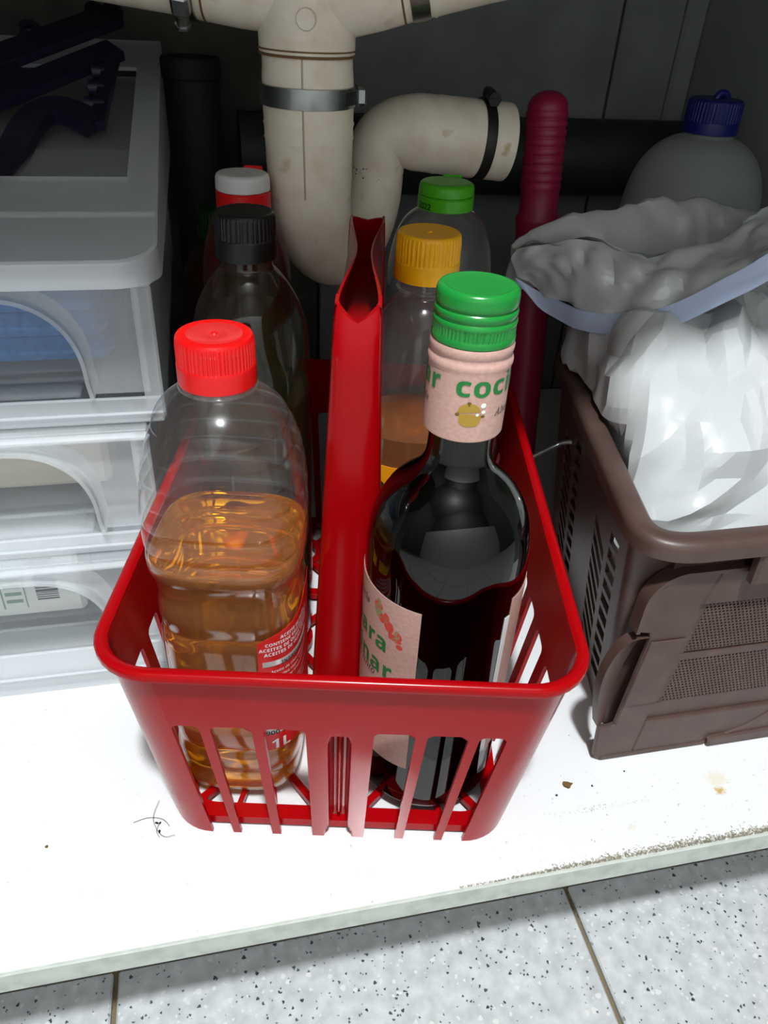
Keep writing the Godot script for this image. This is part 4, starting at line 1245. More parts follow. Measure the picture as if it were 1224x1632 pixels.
func build_crate_door(o: Node3D, base: Vector3) -> void:
	var fm := func(z0: float) -> Callable:
		return func(u: float, v: float, w: float) -> Vector3: return Vector3(u, v, z0 - 0.006 * (v / 0.15) - w) - base
	var front: Callable = fm.call(-0.2685)
	var d := MB.new()
	var xr := 0.412
	# frame of the door round its window
	var wl0 := Vector2(0.2412, 0.0300); var wl1 := Vector2(0.2532, 0.1215)
	var leftp := PackedVector2Array([wl0, wl1])
	leftp.append(Vector2(0.2600, 0.1450))
	leftp.append_array(arc(Vector2(0.2395, 0.1235), 0.0215, 78, 178, 10))
	leftp.append_array(PackedVector2Array([Vector2(0.2172, 0.1060), Vector2(0.2260, 0.1040), Vector2(0.2272, 0.0990), Vector2(0.2205, 0.0310), Vector2(0.2170, 0.0300), Vector2(0.2100, 0.0310), Vector2(0.2115, 0.0050), Vector2(0.2150, 0.0008), Vector2(0.2380, 0.0008)]))
	d.extrude(leftp, 0.0040, front, 0.0010)
	d.extrude(PackedVector2Array([wl1, Vector2(xr, 0.1215), Vector2(xr, 0.1450), Vector2(0.2600, 0.1450)]), 0.0040, front, 0.0008)
	d.extrude(PackedVector2Array([wl0, Vector2(0.2380, 0.0008), Vector2(xr, 0.0008), Vector2(xr, 0.0300)]), 0.0040, front, 0.0008)
	d.extrude(PackedVector2Array([Vector2(0.395, 0.0300), Vector2(xr, 0.0300), Vector2(xr, 0.1215), Vector2(0.395, 0.1215)]), 0.0040, front, 0.0008)
	var door := obj("door", d, mats.brown, o, 30.0)
	# raised flange along the top and down the left edge
	var fg := MB.new()
	var path := [Vector2(0.2172, 0.1062)]
	for q in arc(Vector2(0.2395, 0.1235), 0.0215, 178, 82, 12): path.append(q)
	path.append(Vector2(0.2600, 0.1450)); path.append(Vector2(0.2745, 0.1450))
	var rows := []
	for k in path.size():
		var e: Vector2 = (path[min(k + 1, path.size() - 1)] - path[max(k - 1, 0)]).normalized()
		var nn := Vector2(-e.y, e.x) * 0.0012
		var c: Vector2 = path[k]
		rows.append(PackedVector3Array([front.call(c.x + nn.x, c.y + nn.y, -0.0012), front.call(c.x - nn.x, c.y - nn.y, -0.0012), front.call(c.x - nn.x, c.y - nn.y, 0.008), front.call(c.x + nn.x, c.y + nn.y, 0.008)]))
	fg.loft(rows, 1)
	obj("flange", fg, mats.brown, door)
	# curved ear at the lower left with its dark pocket
	var ear := MB.new()
	var outer := [Vector2(0.2090, 0.0310), Vector2(0.2058, 0.0470), Vector2(0.2040, 0.0620), Vector2(0.2045, 0.0760), Vector2(0.2075, 0.0880), Vector2(0.2120, 0.0960), Vector2(0.2180, 0.1000), Vector2(0.2270, 0.1005)]
	var inner := [Vector2(0.2160, 0.0310), Vector2(0.2150, 0.0440), Vector2(0.2155, 0.0570), Vector2(0.2165, 0.0690), Vector2(0.2185, 0.0800), Vector2(0.2210, 0.0890), Vector2(0.2240, 0.0960), Vector2(0.2268, 0.0995)]
	var oc := catmull(outer, 3); var ic := catmull(inner, 3)
	rows = []
	for k in oc.size():
		var a: Vector2 = oc[k]; var b: Vector2 = ic[k]
		rows.append(PackedVector3Array([front.call(a.x, a.y, 0.0005), front.call(b.x, b.y, 0.0052), front.call(b.x, b.y, 0.0080), front.call(a.x, a.y, 0.0075)]))
	ear.loft(rows, 1)
	obj("hinge_ear", ear, mats.brown, door)
	# step across the left stile
	var st := MB.new()
	st.extrude(PackedVector2Array([Vector2(0.2272, 0.0985), Vector2(0.2215, 0.0480), Vector2(0.2435, 0.0480), Vector2(0.2500, 0.0985)]), 0.0014, func(u, v, w): return front.call(u, v, w - 0.0014 * smoothstep(0.046, 0.049, v)), 0.0006)
	obj("stile_step", st, mats.brown, door)
	# the mesh: a thin sheet full of round holes, set back in the frame, with a bar across
	var me := MB.new()
	var back: Callable = fm.call(-0.2712)
	var pit := 0.00245; var rowh := 0.00225
	var y0 := 0.0435; var ny := 34
	for j in ny:
		var v := y0 + j * rowh
		if absf(v - 0.0800) < 0.0026: continue
		var xl := 0.2472 + (v - 0.0435) * 0.118
		var nx := int((0.395 - xl) / pit)
		var sh := pit * 0.5 if j % 2 == 1 else 0.0
		for i in nx:
			var cx := xl + sh + i * pit + pit / 2; var cy := v + rowh / 2
			var O := [Vector2(cx - pit / 2, cy - rowh / 2), Vector2(cx, cy - rowh / 2), Vector2(cx + pit / 2, cy - rowh / 2), Vector2(cx + pit / 2, cy + rowh / 2), Vector2(cx, cy + rowh / 2), Vector2(cx - pit / 2, cy + rowh / 2)]
			var H := []
			for e in [225.0, 270.0, 315.0, 45.0, 90.0, 135.0]: H.append(Vector2(cx, cy) + Vector2(cos(deg_to_rad(e)), sin(deg_to_rad(e))) * 0.00092)
			me.hole_cell(O, H, 0.0012, back)
	var mesh := obj("mesh_panel", me, mats.brown, door)
	mesh.set_meta("kind", "stuff")
	var fr := MB.new()
	fr.extrude(PackedVector2Array([Vector2(0.2410, 0.0290), Vector2(0.400, 0.0290), Vector2(0.400, 0.0440), Vector2(0.2440, 0.0440)]), 0.0015, back)
	fr.extrude(PackedVector2Array([Vector2(0.2440, 0.0430), Vector2(0.2492, 0.0430), Vector2(0.2585, 0.1190), Vector2(0.2525, 0.1190)]), 0.0015, back)
	fr.extrude(PackedVector2Array([Vector2(0.2520, 0.1188), Vector2(0.400, 0.1188), Vector2(0.400, 0.1230), Vector2(0.2520, 0.1230)]), 0.0015, back)
	fr.extrude(PackedVector2Array([Vector2(0.2500, 0.0776), Vector2(0.400, 0.0776), Vector2(0.400, 0.0824), Vector2(0.2500, 0.0824)]), 0.0022, fm.call(-0.2705), 0.0006)
	obj("mesh_frame", fr, mats.brown, door)
	# raised lip along the foot, from its notch to the right, with a web rising off it
	var lp := MB.new()
	lp.extrude(PackedVector2Array([Vector2(0.2905, 0.0010), Vector2(0.412, 0.0010), Vector2(0.412, 0.0120), Vector2(0.2930, 0.0085), Vector2(0.2900, 0.0065)]), 0.0040, fm.call(-0.2655), 0.0010)
	lp.extrude(PackedVector2Array([Vector2(0.3000, 0.0080), Vector2(0.412, 0.0110), Vector2(0.412, 0.0280), Vector2(0.3330, 0.0250), Vector2(0.3170, 0.0140)]), 0.0030, fm.call(-0.2672), 0.0010)
	lp.extrude(PackedVector2Array([Vector2(0.2160, 0.0012), Vector2(0.2900, 0.0012), Vector2(0.2900, 0.0040), Vector2(0.2170, 0.0040)]), 0.0030, fm.call(-0.2675), 0.0008)
	obj("foot_lip", lp, mats.brown, door)
	# clip that hooks the door over the rim
	var cp := MB.new()
	var cpoly := PackedVector2Array([Vector2(0.2720, 0.1400), Vector2(0.3000, 0.1400), Vector2(0.3000, 0.1715)])
	cpoly.append_array(arc(Vector2(0.2790, 0.1645), 0.0070, 75, 175, 6))
	cp.extrude(cpoly, 0.0075, fm.call(-0.2590), 0.0016)
	obj("clip", cp, mats.brown, door)

# ---------------------------------------------------------------- the white bag in the crate
func sheet(rows: Array, n: int, wob: float, seed_: int, thick := 0.0005) -> MB:  # a film through control rows, with folds
	var fine := []
	for r in rows: fine.append(catmull(r, n))
	var m: int = fine[0].size()
	var cols := []
	for j in m:
		var c := []
		for r in fine: c.append(r[j])
		cols.append(catmull(c, n))
	var k: int = cols[0].size()
	var fn := FastNoiseLite.new()
	fn.seed = seed_; fn.noise_type = FastNoiseLite.TYPE_SIMPLEX; fn.fractal_type = FastNoiseLite.FRACTAL_RIDGED; fn.fractal_octaves = 2; fn.frequency = 1.0
	var top := []; var bot := []
	for j in m:
		var a := PackedVector3Array(); var b := PackedVector3Array()
		for i in k:
			var du: Vector3 = cols[min(j + 1, m - 1)][i] - cols[max(j - 1, 0)][i]
			var dv: Vector3 = cols[j][min(i + 1, k - 1)] - cols[j][max(i - 1, 0)]
			var nrm := du.cross(dv).normalized()
			var q: Vector3 = cols[j][i]
			var s := q * 22.0
			var d := wob * fn.get_noise_3d(s.x, s.y * 0.7, s.z)
			a.append(q + nrm * (d + thick / 2)); b.append(q + nrm * (d - thick / 2))
		top.append(a); bot.append(b)
	var mb := MB.new()
	mb.grid(top)
	var s0 := mb.p.size()
	mb.grid(bot)
	for i in range(s0, mb.p.size(), 3):
		var q := mb.p[i + 1]; mb.p[i + 1] = mb.p[i + 2]; mb.p[i + 2] = q
	return mb

func build_bag() -> void:
	var base := Vector3(0.338, 0.005, -0.415)
	var o := thing("plastic_bag", "crumpled glossy white plastic bag with a blue drawstring hem, bulging out of the crate", "bag", base)
	var fr := FastNoiseLite.new()
	fr.seed = 12; fr.noise_type = FastNoiseLite.TYPE_SIMPLEX; fr.fractal_type = FastNoiseLite.FRACTAL_RIDGED; fr.fractal_octaves = 2; fr.frequency = 1.0
	var fc := FastNoiseLite.new()
	fc.seed = 8; fc.noise_type = FastNoiseLite.TYPE_SIMPLEX_SMOOTH; fc.fractal_type = FastNoiseLite.FRACTAL_NONE; fc.frequency = 1.0
	var mb := MB.new()
	var rows := []
	var nu := 96; var nv := 64
	var rng := RandomNumberGenerator.new(); rng.seed = 29
	var lat := []   # two lattices of random offsets; between their nodes the film is folded flat
	for spec in [[24, 16], [48, 32]]:
		var g := []
		for k in (spec[0] * (spec[1] + 1)): g.append(rng.randf_range(-1.0, 1.0))
		lat.append(g)
	var fold := func(l: int, nx: int, ny: int, x: float, y: float) -> float:
		var i0 := int(x); var j0 := mini(int(y), ny - 1)
		var fx := x - i0; var fy := y - j0
		var at := func(i: int, j: int) -> float: return lat[l][(j * nx) + (i % nx)]
		if fx > fy: return at.call(i0, j0) + (at.call(i0 + 1, j0) - at.call(i0, j0)) * fx + (at.call(i0 + 1, j0 + 1) - at.call(i0 + 1, j0)) * fy
		return at.call(i0, j0) + (at.call(i0 + 1, j0 + 1) - at.call(i0, j0 + 1)) * fx + (at.call(i0, j0 + 1) - at.call(i0, j0)) * fy
	for j in nv + 1:
		var row := PackedVector3Array()
		for i in nu:
			var th := TAU * i / nu; var ph := lerpf(-PI / 2, PI / 2, j / float(nv))
			th += 0.16 * fc.get_noise_3d(cos(th) * 1.1, ph * 1.3, sin(th) * 1.1) * cos(ph)
			ph += 0.10 * fc.get_noise_3d(cos(th) * 1.2 + 7.0, ph * 1.2, sin(th) * 1.2) * cos(ph)
			var d := Vector3(cos(ph) * sin(th), sin(ph), cos(ph) * cos(th))
			var e := 3.2
			var k := pow(pow(absf(d.x) / 0.090, e) + pow(absf(d.y) / 0.110, e) + pow(absf(d.z) / 0.112, e), -1.0 / e)
			var q := d * k + Vector3(0.0, 0.121, 0.0)
			q.x += 0.012 * (1.0 - q.y / 0.12)
			q.x += -0.215 * q.z
			q.z += -0.50 * maxf(0.0, q.y - 0.12)
			var s := q * Vector3(8.0, 5.0, 8.0)
			var push: float = 0.008 * fr.get_noise_3dv(s) + 0.0080 * fold.call(0, 24, 16, i / 4.0, j / 4.0) + 0.0028 * fold.call(1, 48, 32, i / 2.0, j / 2.0)
			q += d * push * smoothstep(0.0, 0.3, cos(ph)) * (0.4 + 0.6 * smoothstep(0.06, 0.15, q.y))
			var hh: float = q.y + base.y; var zz: float = q.z + base.z
			if hh < 0.175: q.x = maxf(q.x, lerpf(0.2310 + (-0.303 - zz) * 0.2437, 0.207 + (-0.2905 - zz) * 0.245, minf(hh / 0.166, 1.0)) + 0.004 + 0.010 * smoothstep(0.140, 0.155, hh) - base.x)   # kept in by the crate's side
			row.append(q)
		rows.append(row)
	var s0 := mb.p.size()
	mb.grid(rows, true)
	mb.fix(s0)
	obj("body", mb, mats.bag, o, 21.0)
	# the mouth: back flap, hollow, front roll, then the fold that hangs down to the hem
	var B := func(x, y, z): return Vector3(x, y, z) - base
	var r0 := [B.call(0.2120, 0.2000, -0.530), B.call(0.2280, 0.2100, -0.536), B.call(0.2680, 0.2150, -0.536), B.call(0.3200, 0.2200, -0.534), B.call(0.3560, 0.2250, -0.530), B.call(0.3900, 0.2300, -0.505), B.call(0.4150, 0.2400, -0.480)]
	var r1 := [B.call(0.2085, 0.2440, -0.520), B.call(0.2251, 0.2580, -0.524), B.call(0.2660, 0.2680, -0.524), B.call(0.3199, 0.2785, -0.521), B.call(0.3560, 0.2780, -0.517), B.call(0.3850, 0.2760, -0.495), B.call(0.4150, 0.300, -0.470)]
	var r2 := [B.call(0.2085, 0.2475, -0.512), B.call(0.2250, 0.2540, -0.508), B.call(0.2640, 0.2500, -0.497), B.call(0.3120, 0.2400, -0.485), B.call(0.3480, 0.2420, -0.478), B.call(0.3800, 0.2620, -0.470), B.call(0.4150, 0.300, -0.458)]
	var r3 := [B.call(0.2080, 0.2480, -0.508), B.call(0.2225, 0.2560, -0.492), B.call(0.2480, 0.2650, -0.472), B.call(0.2800, 0.2620, -0.449), B.call(0.3180, 0.2770, -0.436), B.call(0.3480, 0.2960, -0.440), B.call(0.4000, 0.312, -0.440)]
	var r4 := [B.call(0.2065, 0.2400, -0.510), B.call(0.2190, 0.2440, -0.492), B.call(0.2445, 0.2480, -0.458), B.call(0.2760, 0.2550, -0.432), B.call(0.3120, 0.2720, -0.418), B.call(0.3440, 0.2930, -0.415), B.call(0.4000, 0.310, -0.420)]
	var r5 := [B.call(0.2120, 0.2280, -0.508), B.call(0.2290, 0.2210, -0.494), B.call(0.2460, 0.2220, -0.455), B.call(0.2740, 0.2365, -0.420), B.call(0.3040, 0.2660, -0.398), B.call(0.3360, 0.2890, -0.392), B.call(0.3950, 0.3030, -0.395)]
	var r6 := [B.call(0.2150, 0.2240, -0.504), B.call(0.2320, 0.2080, -0.490), B.call(0.2500, 0.2090, -0.450), B.call(0.2750, 0.2240, -0.415), B.call(0.3030, 0.2530, -0.391), B.call(0.3340, 0.2740, -0.383), B.call(0.3950, 0.2880, -0.385)]
	obj("mouth", sheet([r0, r1, r2, r3], 8, 0.0040, 41), mats.bag, o, 50.0)
	obj("fold", sheet([r3, r4, r5], 10, 0.0050, 43), mats.bag, o, 50.0)
	var hem := obj("hem", sheet([r5, r6], 8, 0.0014, 47, 0.0012), mats.hem, o, 26.0)
	hem.set_meta("label", "translucent blue drawstring hem")

# ---------------------------------------------------------------- pipes
func ring_on(mb: MB, c: Vector3, axis: Vector3, prof: Array, segs := 48) -> void:  # prof [r, along]: a closed section turned about an axis
	var z := axis.normalized()
	var x := z.cross(Vector3.UP if absf(z.y) < 0.9 else Vector3.RIGHT).normalized()
	var y := z.cross(x)
	var rows := []
	for q in prof:
		var row := PackedVector3Array()
		for j in segs:
			var a := TAU * j / segs
			row.append(c + z * q[1] + (x * cos(a) + y * sin(a)) * q[0])
		rows.append(row)
	var s := mb.p.size()
	mb.grid(rows, true, true)
	mb.fix(s)

func clamp_on(parent: Node3D, c: Vector3, axis: Vector3, r: float, w: float, screw: Vector3, m: Material, sgn := 1.0) -> void:
	var b := MB.new()
	ring_on(b, c, axis, [[r, -w / 2], [r + 0.0011, -w / 2 + 0.0003], [r + 0.0014, 0.0], [r + 0.0011, w / 2 - 0.0003], [r, w / 2]], 64)
	var band := obj("hose_clamp", b, m, parent)
	var out := (screw - axis.normalized() * screw.dot(axis.normalized())).normalized()
	var tan := axis.cross(out).normalized() * sgn
	var bs := Basis(tan, out, axis.normalized())
	var h := MB.new()
	var hc := c + out * (r + 0.0045)
	h.box(hc, Vector3(0.013, 0.0075, w * 0.95), 0.0018, bs)
	obj("screw_housing", h, m, band)
	var s := MB.new()
	s.tube([hc + tan * 0.006, hc + tan * 0.012], 0.0038, 16)
	s.tube([hc + tan * 0.012, hc + tan * 0.0135], 0.0052, 6)
	s.box(hc + tan * 0.0137, Vector3(0.0006, 0.0014, 0.009), 0.0001, bs)
	obj("screw", s, m, band)
	var th := MB.new()
	for k in 7:   # the worm's slots beside the housing
		var a := -0.30 - 0.085 * k
		var d := out * cos(a) + tan * sin(a)
		th.box(c + d * (r + 0.0015), Vector3(0.0011, 0.0006, w * 0.62), 0.0001, Basis(axis.cross(d).normalized(), d, axis.normalized()))
	obj("worm_slots", th, mats.steel_dark, band)

func build_pipes() -> void:
	var base := Vector3(-0.0629, 0.205, -0.535)
	var o := thing("sink_drain", "cream plastic sink drain: a clamped tee, a U-shaped trap and an elbow to the right", "pipe", cf(base.x, base.y, base.z), -YAW)
	var V := func(x, y, z): return Vector3(x, y, z) - base
	# the trap: front leg, U-bend, back leg and elbow
	var path := []; var rad := []
	for q in [[0.364, 0.0272], [0.352, 0.0275], [0.345, 0.0280], [0.330, 0.0282], [0.322, 0.0280], [0.3205, 0.0286], [0.319, 0.0280], [0.314, 0.0279], [0.3125, 0.0284], [0.311, 0.0278], [0.300, 0.0276], [0.290, 0.0274], [0.2885, 0.0278], [0.287, 0.0272], [0.280, 0.0270]]:
		path.append(V.call(lerpf(-0.0629, -0.0615, (0.364 - q[0]) / 0.085), q[0], -0.535)); rad.append(q[1])
	var a := Vector3(-0.0615, 0.278, -0.535); var c := Vector3(-0.0225, 0.278, -0.620)
	for i in range(1, 18):
		var e := PI * i / 17.0
		var m := (a + c) / 2.0
		path.append(m + (a - m) * cos(e) + Vector3(0, -0.047 * sin(e), 0) - base)
		rad.append(lerpf(0.0268, 0.0212, i / 17.0))
	for q in catmull([Vector3(-0.0225, 0.278, -0.620), Vector3(-0.0215, 0.290, -0.620), Vector3(-0.0165, 0.3000, -0.6205), Vector3(-0.0065, 0.3045, -0.6215), Vector3(0.010, 0.3048, -0.6235)], 5):
		path.append(q - base); rad.append(0.0215 + 0.0045 * smoothstep(-0.02, 0.01, q.x))
	for q in [[0.020, 0.0262], [0.0215, 0.0268], [0.023, 0.0264], [0.045, 0.0268], [0.0735, 0.0270], [0.0745, 0.0268]]:
		path.append(V.call(q[0], 0.3048 - (q[0] - 0.01) * 0.085, -0.6235 - (q[0] - 0.01) * 0.24)); rad.append(q[1])
	var tr := MB.new()
	tr.tube(path, rad, 40)
	obj("trap", tr, mats.pvc, o, 60.0)
	# mould seam down the front
	var se := MB.new()
	var sp := []
	for i in 15: sp.append(path[i] + Vector3(0.0, 0, rad[i] - 0.0004))
	se.tube(sp, 0.0007, 6)
	obj("seam", se, mat(Color(0.74, 0.68, 0.56), 0.6), o)
	# tee
	var te := MB.new()
	te.tube([V.call(-0.0629, 0.3585, -0.535), V.call(-0.0629, 0.372, -0.535), V.call(-0.0629, 0.386, -0.535), V.call(-0.0629, 0.396, -0.535), V.call(-0.0629, 0.404, -0.535)], [0.0287, 0.0290, 0.0300, 0.0290, 0.020], 40)
	te.tube([V.call(-0.0629, 0.3945, -0.535), V.call(-0.085, 0.3950, -0.535), V.call(-0.1000, 0.3955, -0.535), V.call(-0.1270, 0.3985, -0.535)], [0.028, 0.0278, 0.0272, 0.0268], 40)
	te.tube([V.call(-0.0629, 0.3930, -0.535), V.call(-0.038, 0.3950, -0.535), V.call(-0.024, 0.3980, -0.535), V.call(-0.0060, 0.4025, -0.535)], [0.028, 0.0278, 0.0272, 0.0262], 40)
	obj("tee", te, mats.pvc, o, 60.0)
	var kn := MB.new()
	kn.tube([V.call(-0.0600, 0.3765, -0.506), V.call(-0.0600, 0.3765, -0.5035)], [0.0058, 0.0052], 20)
	obj("moulding_mark", kn, mats.pvc, o)
	var la := MB.new()
	la.tube([V.call(-0.1180, 0.3975, -0.535), V.call(-0.150, 0.4005, -0.535), V.call(-0.20, 0.405, -0.535), V.call(-0.33, 0.420, -0.535)], [0.0262, 0.0262, 0.0258, 0.0255], 36)
	obj("arm", la, mats.pvc, o, 60.0)
	var ra := MB.new()
	ra.tube([V.call(-0.012, 0.4010, -0.535), V.call(0.006, 0.4050, -0.535), V.call(0.0075, 0.4053, -0.535), V.call(0.009, 0.4057, -0.535), V.call(0.020, 0.408, -0.536), V.call(0.040, 0.4120, -0.537), V.call(0.080, 0.4200, -0.540), V.call(0.25, 0.458, -0.55)], [0.0258, 0.0258, 0.0264, 0.0258, 0.0252, 0.0240, 0.0232, 0.0230], 36)
	obj("arm", ra, mats.pvc, o, 60.0)
	# grimy joints
	var gr := MB.new()
	ring_on(gr, V.call(-0.0629, 0.3582, -0.535), Vector3.UP, [[0.0280, -0.0012], [0.0292, -0.0012], [0.0294, 0.0], [0.0280, 0.0]])
	ring_on(gr, V.call(-0.0629, 0.3605, -0.535), Vector3.UP, [[0.0285, -0.0005], [0.0293, -0.0005], [0.0293, 0.0003], [0.0285, 0.0003]])
	ring_on(gr, V.call(-0.1195, 0.3976, -0.535), Vector3(-1, 0.1, 0), [[0.0262, -0.0012], [0.0273, -0.0012], [0.0273, 0.0], [0.0262, 0.0]])
	ring_on(gr, V.call(-0.0100, 0.4015, -0.535), Vector3(1, 0.24, 0), [[0.0255, -0.0012], [0.0267, -0.0012], [0.0267, 0.0], [0.0255, 0.0]])
	obj("joint", gr, mats.grime, o)
	var rs := RandomNumberGenerator.new(); rs.seed = 4
	var sk := MB.new()
	for k in 22:   # splashes on the back leg
		var ang := rs.randf_range(-0.9, 0.35); var yy := 0.2560 + rs.randf() * rs.randf() * 0.034
		var c3 := Vector3(-0.0225 + 0.0215 * sin(ang), yy, -0.620 + 0.0215 * cos(ang)) - base
		var rr := rs.randf_range(0.0003, 0.0010)
		sk.box(c3, Vector3(rr * rs.randf_range(0.8, 2.2), rr, 0.0004), 0.0001, Basis(Vector3.UP, ang) * Basis(Vector3.BACK, rs.randf() * 1.5))
	obj("splashes", sk, mat(Color(0.16, 0.11, 0.05), 0.8), o)
	clamp_on(o, V.call(-0.0628, 0.3362, -0.535), Vector3.UP, 0.0284, 0.0115, Vector3(0.95, 0, -0.25), mats.steel)
	clamp_on(o, V.call(-0.1290, 0.3986, -0.535), Vector3(-1, 0.10, 0), 0.0268, 0.0110, Vector3(0.15, -0.62, 0.80), mats.steel, -1.0)
	clamp_on(o, V.call(-0.0012, 0.4036, -0.535), Vector3(1, 0.24, 0), 0.0262, 0.0110, Vector3(-0.2, 0.9, 0.3), mats.steel)
	clamp_on(o, V.call(0.0545, 0.3010, -0.6342), Vector3(0.96, -0.08, -0.24), 0.0268, 0.0080, Vector3(-0.1, 0.9, 0.15), mats.steel_dark)

func build_behind() -> void:
	# dark drain pipe along the back wall
	var m := MB.new()
	m.tube([Vector3(0.035, 0.0, 0.0), Vector3(0.30, 0.0, 0.0), Vector3(0.303, 0.0, 0.0), Vector3(0.308, 0.0, 0.0), Vector3(0.311, 0.0, 0.0), Vector3(0.474, 0.0, 0.0)], [0.0335, 0.0335, 0.0342, 0.0342, 0.0335, 0.0335], 40)
	var dp := obj("drain_pipe", m, mats.drain)
	dp.position = Vector3(0, 0.2640, -0.7425)
	tag(dp, "thick dark grey drain pipe lying along the back wall", "pipe")
	# black upright pipe in the dark corner
	var bp := MB.new()
	bp.lathe([[0.0001, 0.0], [0.0215, 0.0], [0.0215, 0.325], [0.0228, 0.326], [0.0228, 0.338], [0.0215, 0.340], [0.018, 0.340], [0.018, 0.32], [0.0001, 0.32]], 40)
	var b := obj("upright_pipe", bp, mats.black_pipe)
	b.position = Vector3(-0.001, 0.0, -0.701)
	tag(b, "black upright pipe between the drawers and the sink drain", "pipe")
	# magenta ribbed handle
	var mg := MB.new()
	var p := []; var r := []
	var foot := cf(0.1185, 0.0, -0.600); var top := cf(0.1020, 0.3300, -0.640)
	var st := [[0.0, 0.022], [0.006, 0.022], [0.02, 0.017], [0.20, 0.0165], [0.70, 0.0162], [0.735, 0.0164], [0.745, 0.0172], [0.755, 0.0172], [0.765, 0.0150], [0.80, 0.0147]]
	var h := 0.815
	for k in 9:
		st.append_array([[h, 0.0147], [h + 0.003, 0.0156], [h + 0.012, 0.0156], [h + 0.015, 0.0147]])
		h += 0.0185
	for k in 6: st.append([lerpf(0.985, 1.018, sin(k / 5.0 * PI / 2)), maxf(0.0148 * cos(k / 5.0 * PI / 2), 0.0003)])
	for q in st: p.append(foot.lerp(top, q[0]) - foot); r.append(q[1])
	mg.tube(p, r, 32)
	var g := obj("tool_handle", mg, mats.magenta, null, 45.0)
	g.position = foot
	tag(g, "magenta plastic ribbed handle standing behind the basket and the bag", "handle")
	# jug with a blue cap
	var j := thing("water_jug", "large cloudy plastic jug with a dark blue cap in the back right corner", "jug", Vector3(0.4150, 0.0, -0.632))
	var jb := MB.new()
	var v := []
	for q in [[0.0001, 0.003], [0.03, 0.0], [0.050, 0.001], [0.0565, 0.008], [0.0580, 0.03], [0.0580, 0.22], [0.0575, 0.245], [0.0545, 0.265], [0.0480, 0.281], [0.0380, 0.293], [0.0270, 0.3000], [0.0190, 0.3035], [0.0180, 0.318]]: v.append(Vector2(q[0], q[1]))
	var prof := []
	for q in catmull(v, 3): prof.append([maxf(q.x, 0.0001), q.y])
	jb.lathe(prof, 56)
	obj("jug_wall", jb, mats.jug, j, 60.0)
	screw_cap("cap", 0.0222, 0.3045, 0.3300, mats.blue_cap, j, 0.35, 48, false)
	var loop := MB.new()
	var lp := []
	for i in 13: lp.append(Vector3(0.008 + cos(PI * i / 12.0) * 0.0055, 0.327 + sin(PI * i / 12.0) * 0.006, -0.006))
	loop.tube(lp, 0.0030, 10)
	obj("cap_loop", loop, mats.blue_cap, j)

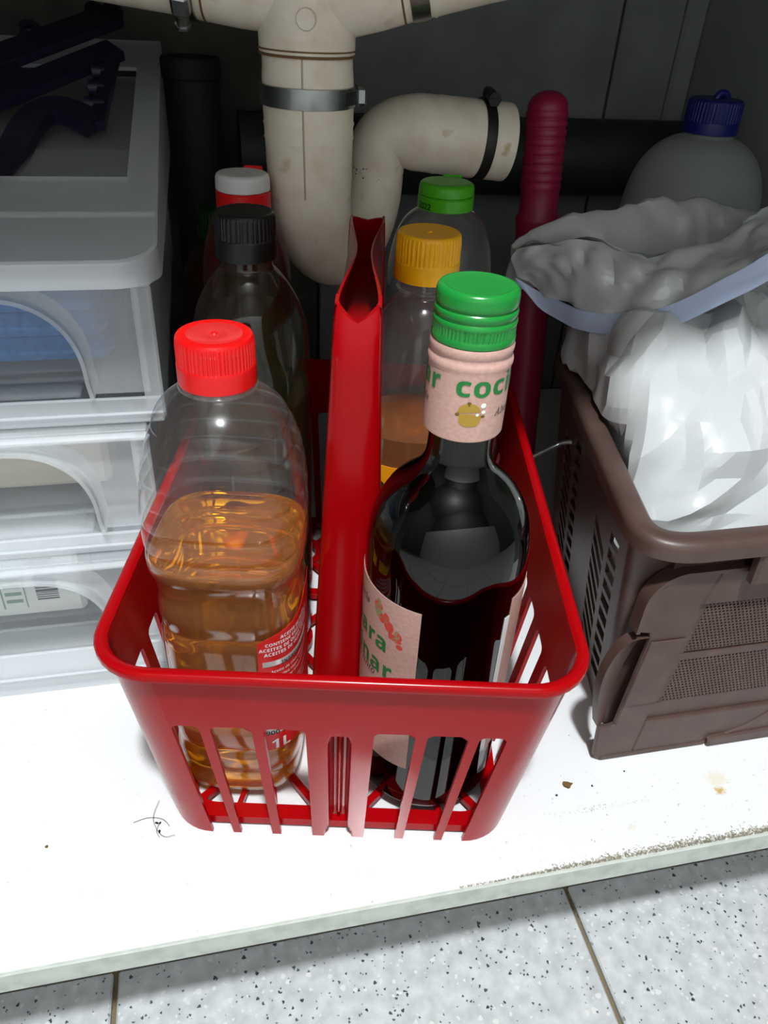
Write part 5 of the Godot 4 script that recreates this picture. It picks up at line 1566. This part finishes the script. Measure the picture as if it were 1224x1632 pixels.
# ---------------------------------------------------------------- the dark plastic thing on the lid, and crumbs
func build_small() -> void:
	var base := Vector3(-0.060, 0.306, -0.541)
	var o := thing("plastic_bracket", "dark purple plastic bracket with ringed bars and a curved arm on the drawer lid", "bracket", base)
	var bar := MB.new()
	var P := func(x, y, z): return Vector3(x, y, z) - base
	var strap := func(mb: MB, pts: Array, w: float, t: float) -> void:   # a flat bar through points, broad side up the slope
		var rows := []
		for i in pts.size():
			var d: Vector3 = (pts[min(i + 1, pts.size() - 1)] - pts[max(i - 1, 0)]).normalized()
			var n := Vector3(0, 0.912, 0.41)
			var s := d.cross(n).normalized()
			rows.append(PackedVector3Array([pts[i] + s * w / 2 + n * t / 2, pts[i] - s * w / 2 + n * t / 2, pts[i] - s * w / 2 - n * t / 2, pts[i] + s * w / 2 - n * t / 2]))
		mb.loft(rows, 1)
	strap.call(bar, [P.call(-0.215, 0.322, -0.575), P.call(-0.1215, 0.342, -0.617), P.call(-0.0508, 0.3655, -0.668)], 0.0215, 0.006)
	obj("bar", bar, mats.purple, o)
	var bar2 := MB.new()
	strap.call(bar2, [P.call(-0.215, 0.300, -0.525), P.call(-0.1185, 0.3245, -0.578), P.call(-0.0495, 0.3480, -0.630)], 0.0180, 0.006)
	obj("bar", bar2, mats.purple, o)
	var wide := MB.new()
	strap.call(wide, [P.call(-0.215, 0.311, -0.550), P.call(-0.130, 0.329, -0.590), P.call(-0.106, 0.336, -0.604)], 0.040, 0.004)
	obj("plate", wide, mats.purple, o)
	for q in [[-0.1045, 0.3560, -0.6470], [-0.0635, 0.3670, -0.6725], [-0.0515, 0.3670, -0.6720]]:
		var rg := MB.new()
		ring_on(rg, P.call(q[0], q[1], q[2]), Vector3(0.2, 0.7, 0.6), [[0.0035, -0.002], [0.0072, -0.002], [0.0072, 0.002], [0.0035, 0.002]], 24)
		obj("ring", rg, mats.purple, o)
	var cr := MB.new()
	strap.call(cr, [P.call(-0.0505, 0.3470, -0.6280), P.call(-0.0545, 0.3335, -0.5980), P.call(-0.0600, 0.3130, -0.5520)], 0.0085, 0.006)
	for i in 3: cr.tube([P.call(-0.0640 - 0.002 * i, 0.3370 - 0.0075 * i, -0.6060 + 0.0165 * i), P.call(-0.056, 0.3370 - 0.0075 * i, -0.6060 + 0.0165 * i)], 0.0048, 12)
	obj("toothed_arm", cr, mats.purple, o)
	var ar := MB.new()
	var pts := catmull([P.call(-0.0610, 0.3130, -0.5525), P.call(-0.0760, 0.3185, -0.5640), P.call(-0.0900, 0.3190, -0.5650), P.call(-0.1010, 0.3120, -0.5500), P.call(-0.1075, 0.3010, -0.5260), P.call(-0.1130, 0.2960, -0.4980), P.call(-0.118, 0.2950, -0.470)], 6)
	strap.call(ar, pts, 0.0170, 0.008)
	obj("curved_arm", ar, mats.purple, o)
	# crumbs and hairs on the shelf
	var rng := RandomNumberGenerator.new(); rng.seed = 19
	var tan := mat(Color(0.42, 0.30, 0.14), 0.9); var dk := mat(Color(0.25, 0.22, 0.19), 0.9)
	var crumbs := [[0.1890, -0.2546, 0.0030, "brown papery crumb on the shelf in front of the crate"], [0.1797, -0.2491, 0.0010, "tiny dark crumb between the basket and the brown crumb"], [0.2037, -0.2516, 0.0010, "tiny dark crumb just right of the brown crumb"], [0.2285, -0.2578, 0.0009, "tiny speck on the shelf below the crate door"], [-0.1111, -0.2679, 0.0010, "tiny brown crumb on the bare shelf at the left"]]
	for q in crumbs:
		var c := MB.new()
		var pl := PackedVector2Array()
		var n := 11 if q[2] > 0.002 else 6
		for i in n:
			var rr: float = q[2] * rng.randf_range(0.45, 1.1)
			pl.append(Vector2(cos(TAU * i / n) * rr, sin(TAU * i / n) * rr * 0.9))
		c.extrude(pl, q[2] * 0.4, func(u, v, w): return Vector3(u, w + 0.15 * absf(u), v))
		var k := obj("crumb", c, tan if q[2] > 0.002 or q[0] < 0 else dk)
		k.position = Vector3(q[0], 0.0002, q[1])
		tag(k, q[3], "crumb", "crumbs on the shelf")
	var hr := MB.new()
	for s in [[[-0.066, -0.274], [-0.058, -0.276], [-0.050, -0.273], [-0.046, -0.268]], [[-0.052, -0.285], [-0.055, -0.276], [-0.0535, -0.268], [-0.049, -0.262], [-0.043, -0.262]], [[-0.0515, -0.272], [-0.0530, -0.266], [-0.0515, -0.2625]]]:
		var pts2 := []
		for q in s: pts2.append(Vector3(q[0] + 0.0529, 0.0006 + rng.randf() * 0.002, q[1] + 0.270))
		hr.tube(catmull(pts2, 6), 0.00013, 5)
	for k in 5: hr.box(Vector3(rng.randf_range(-0.002, 0.002), 0.0006, rng.randf_range(-0.004, 0.008)), Vector3(0.0012, 0.0006, 0.0009), 0.0001, Basis(Vector3.UP, rng.randf() * 3))
	var hh := obj("hair", hr, mats.black_cap)
	hh.position = Vector3(-0.0529, 0.0, -0.270)
	tag(hh, "few dark hairs with lint at the basket's front left foot", "hair")
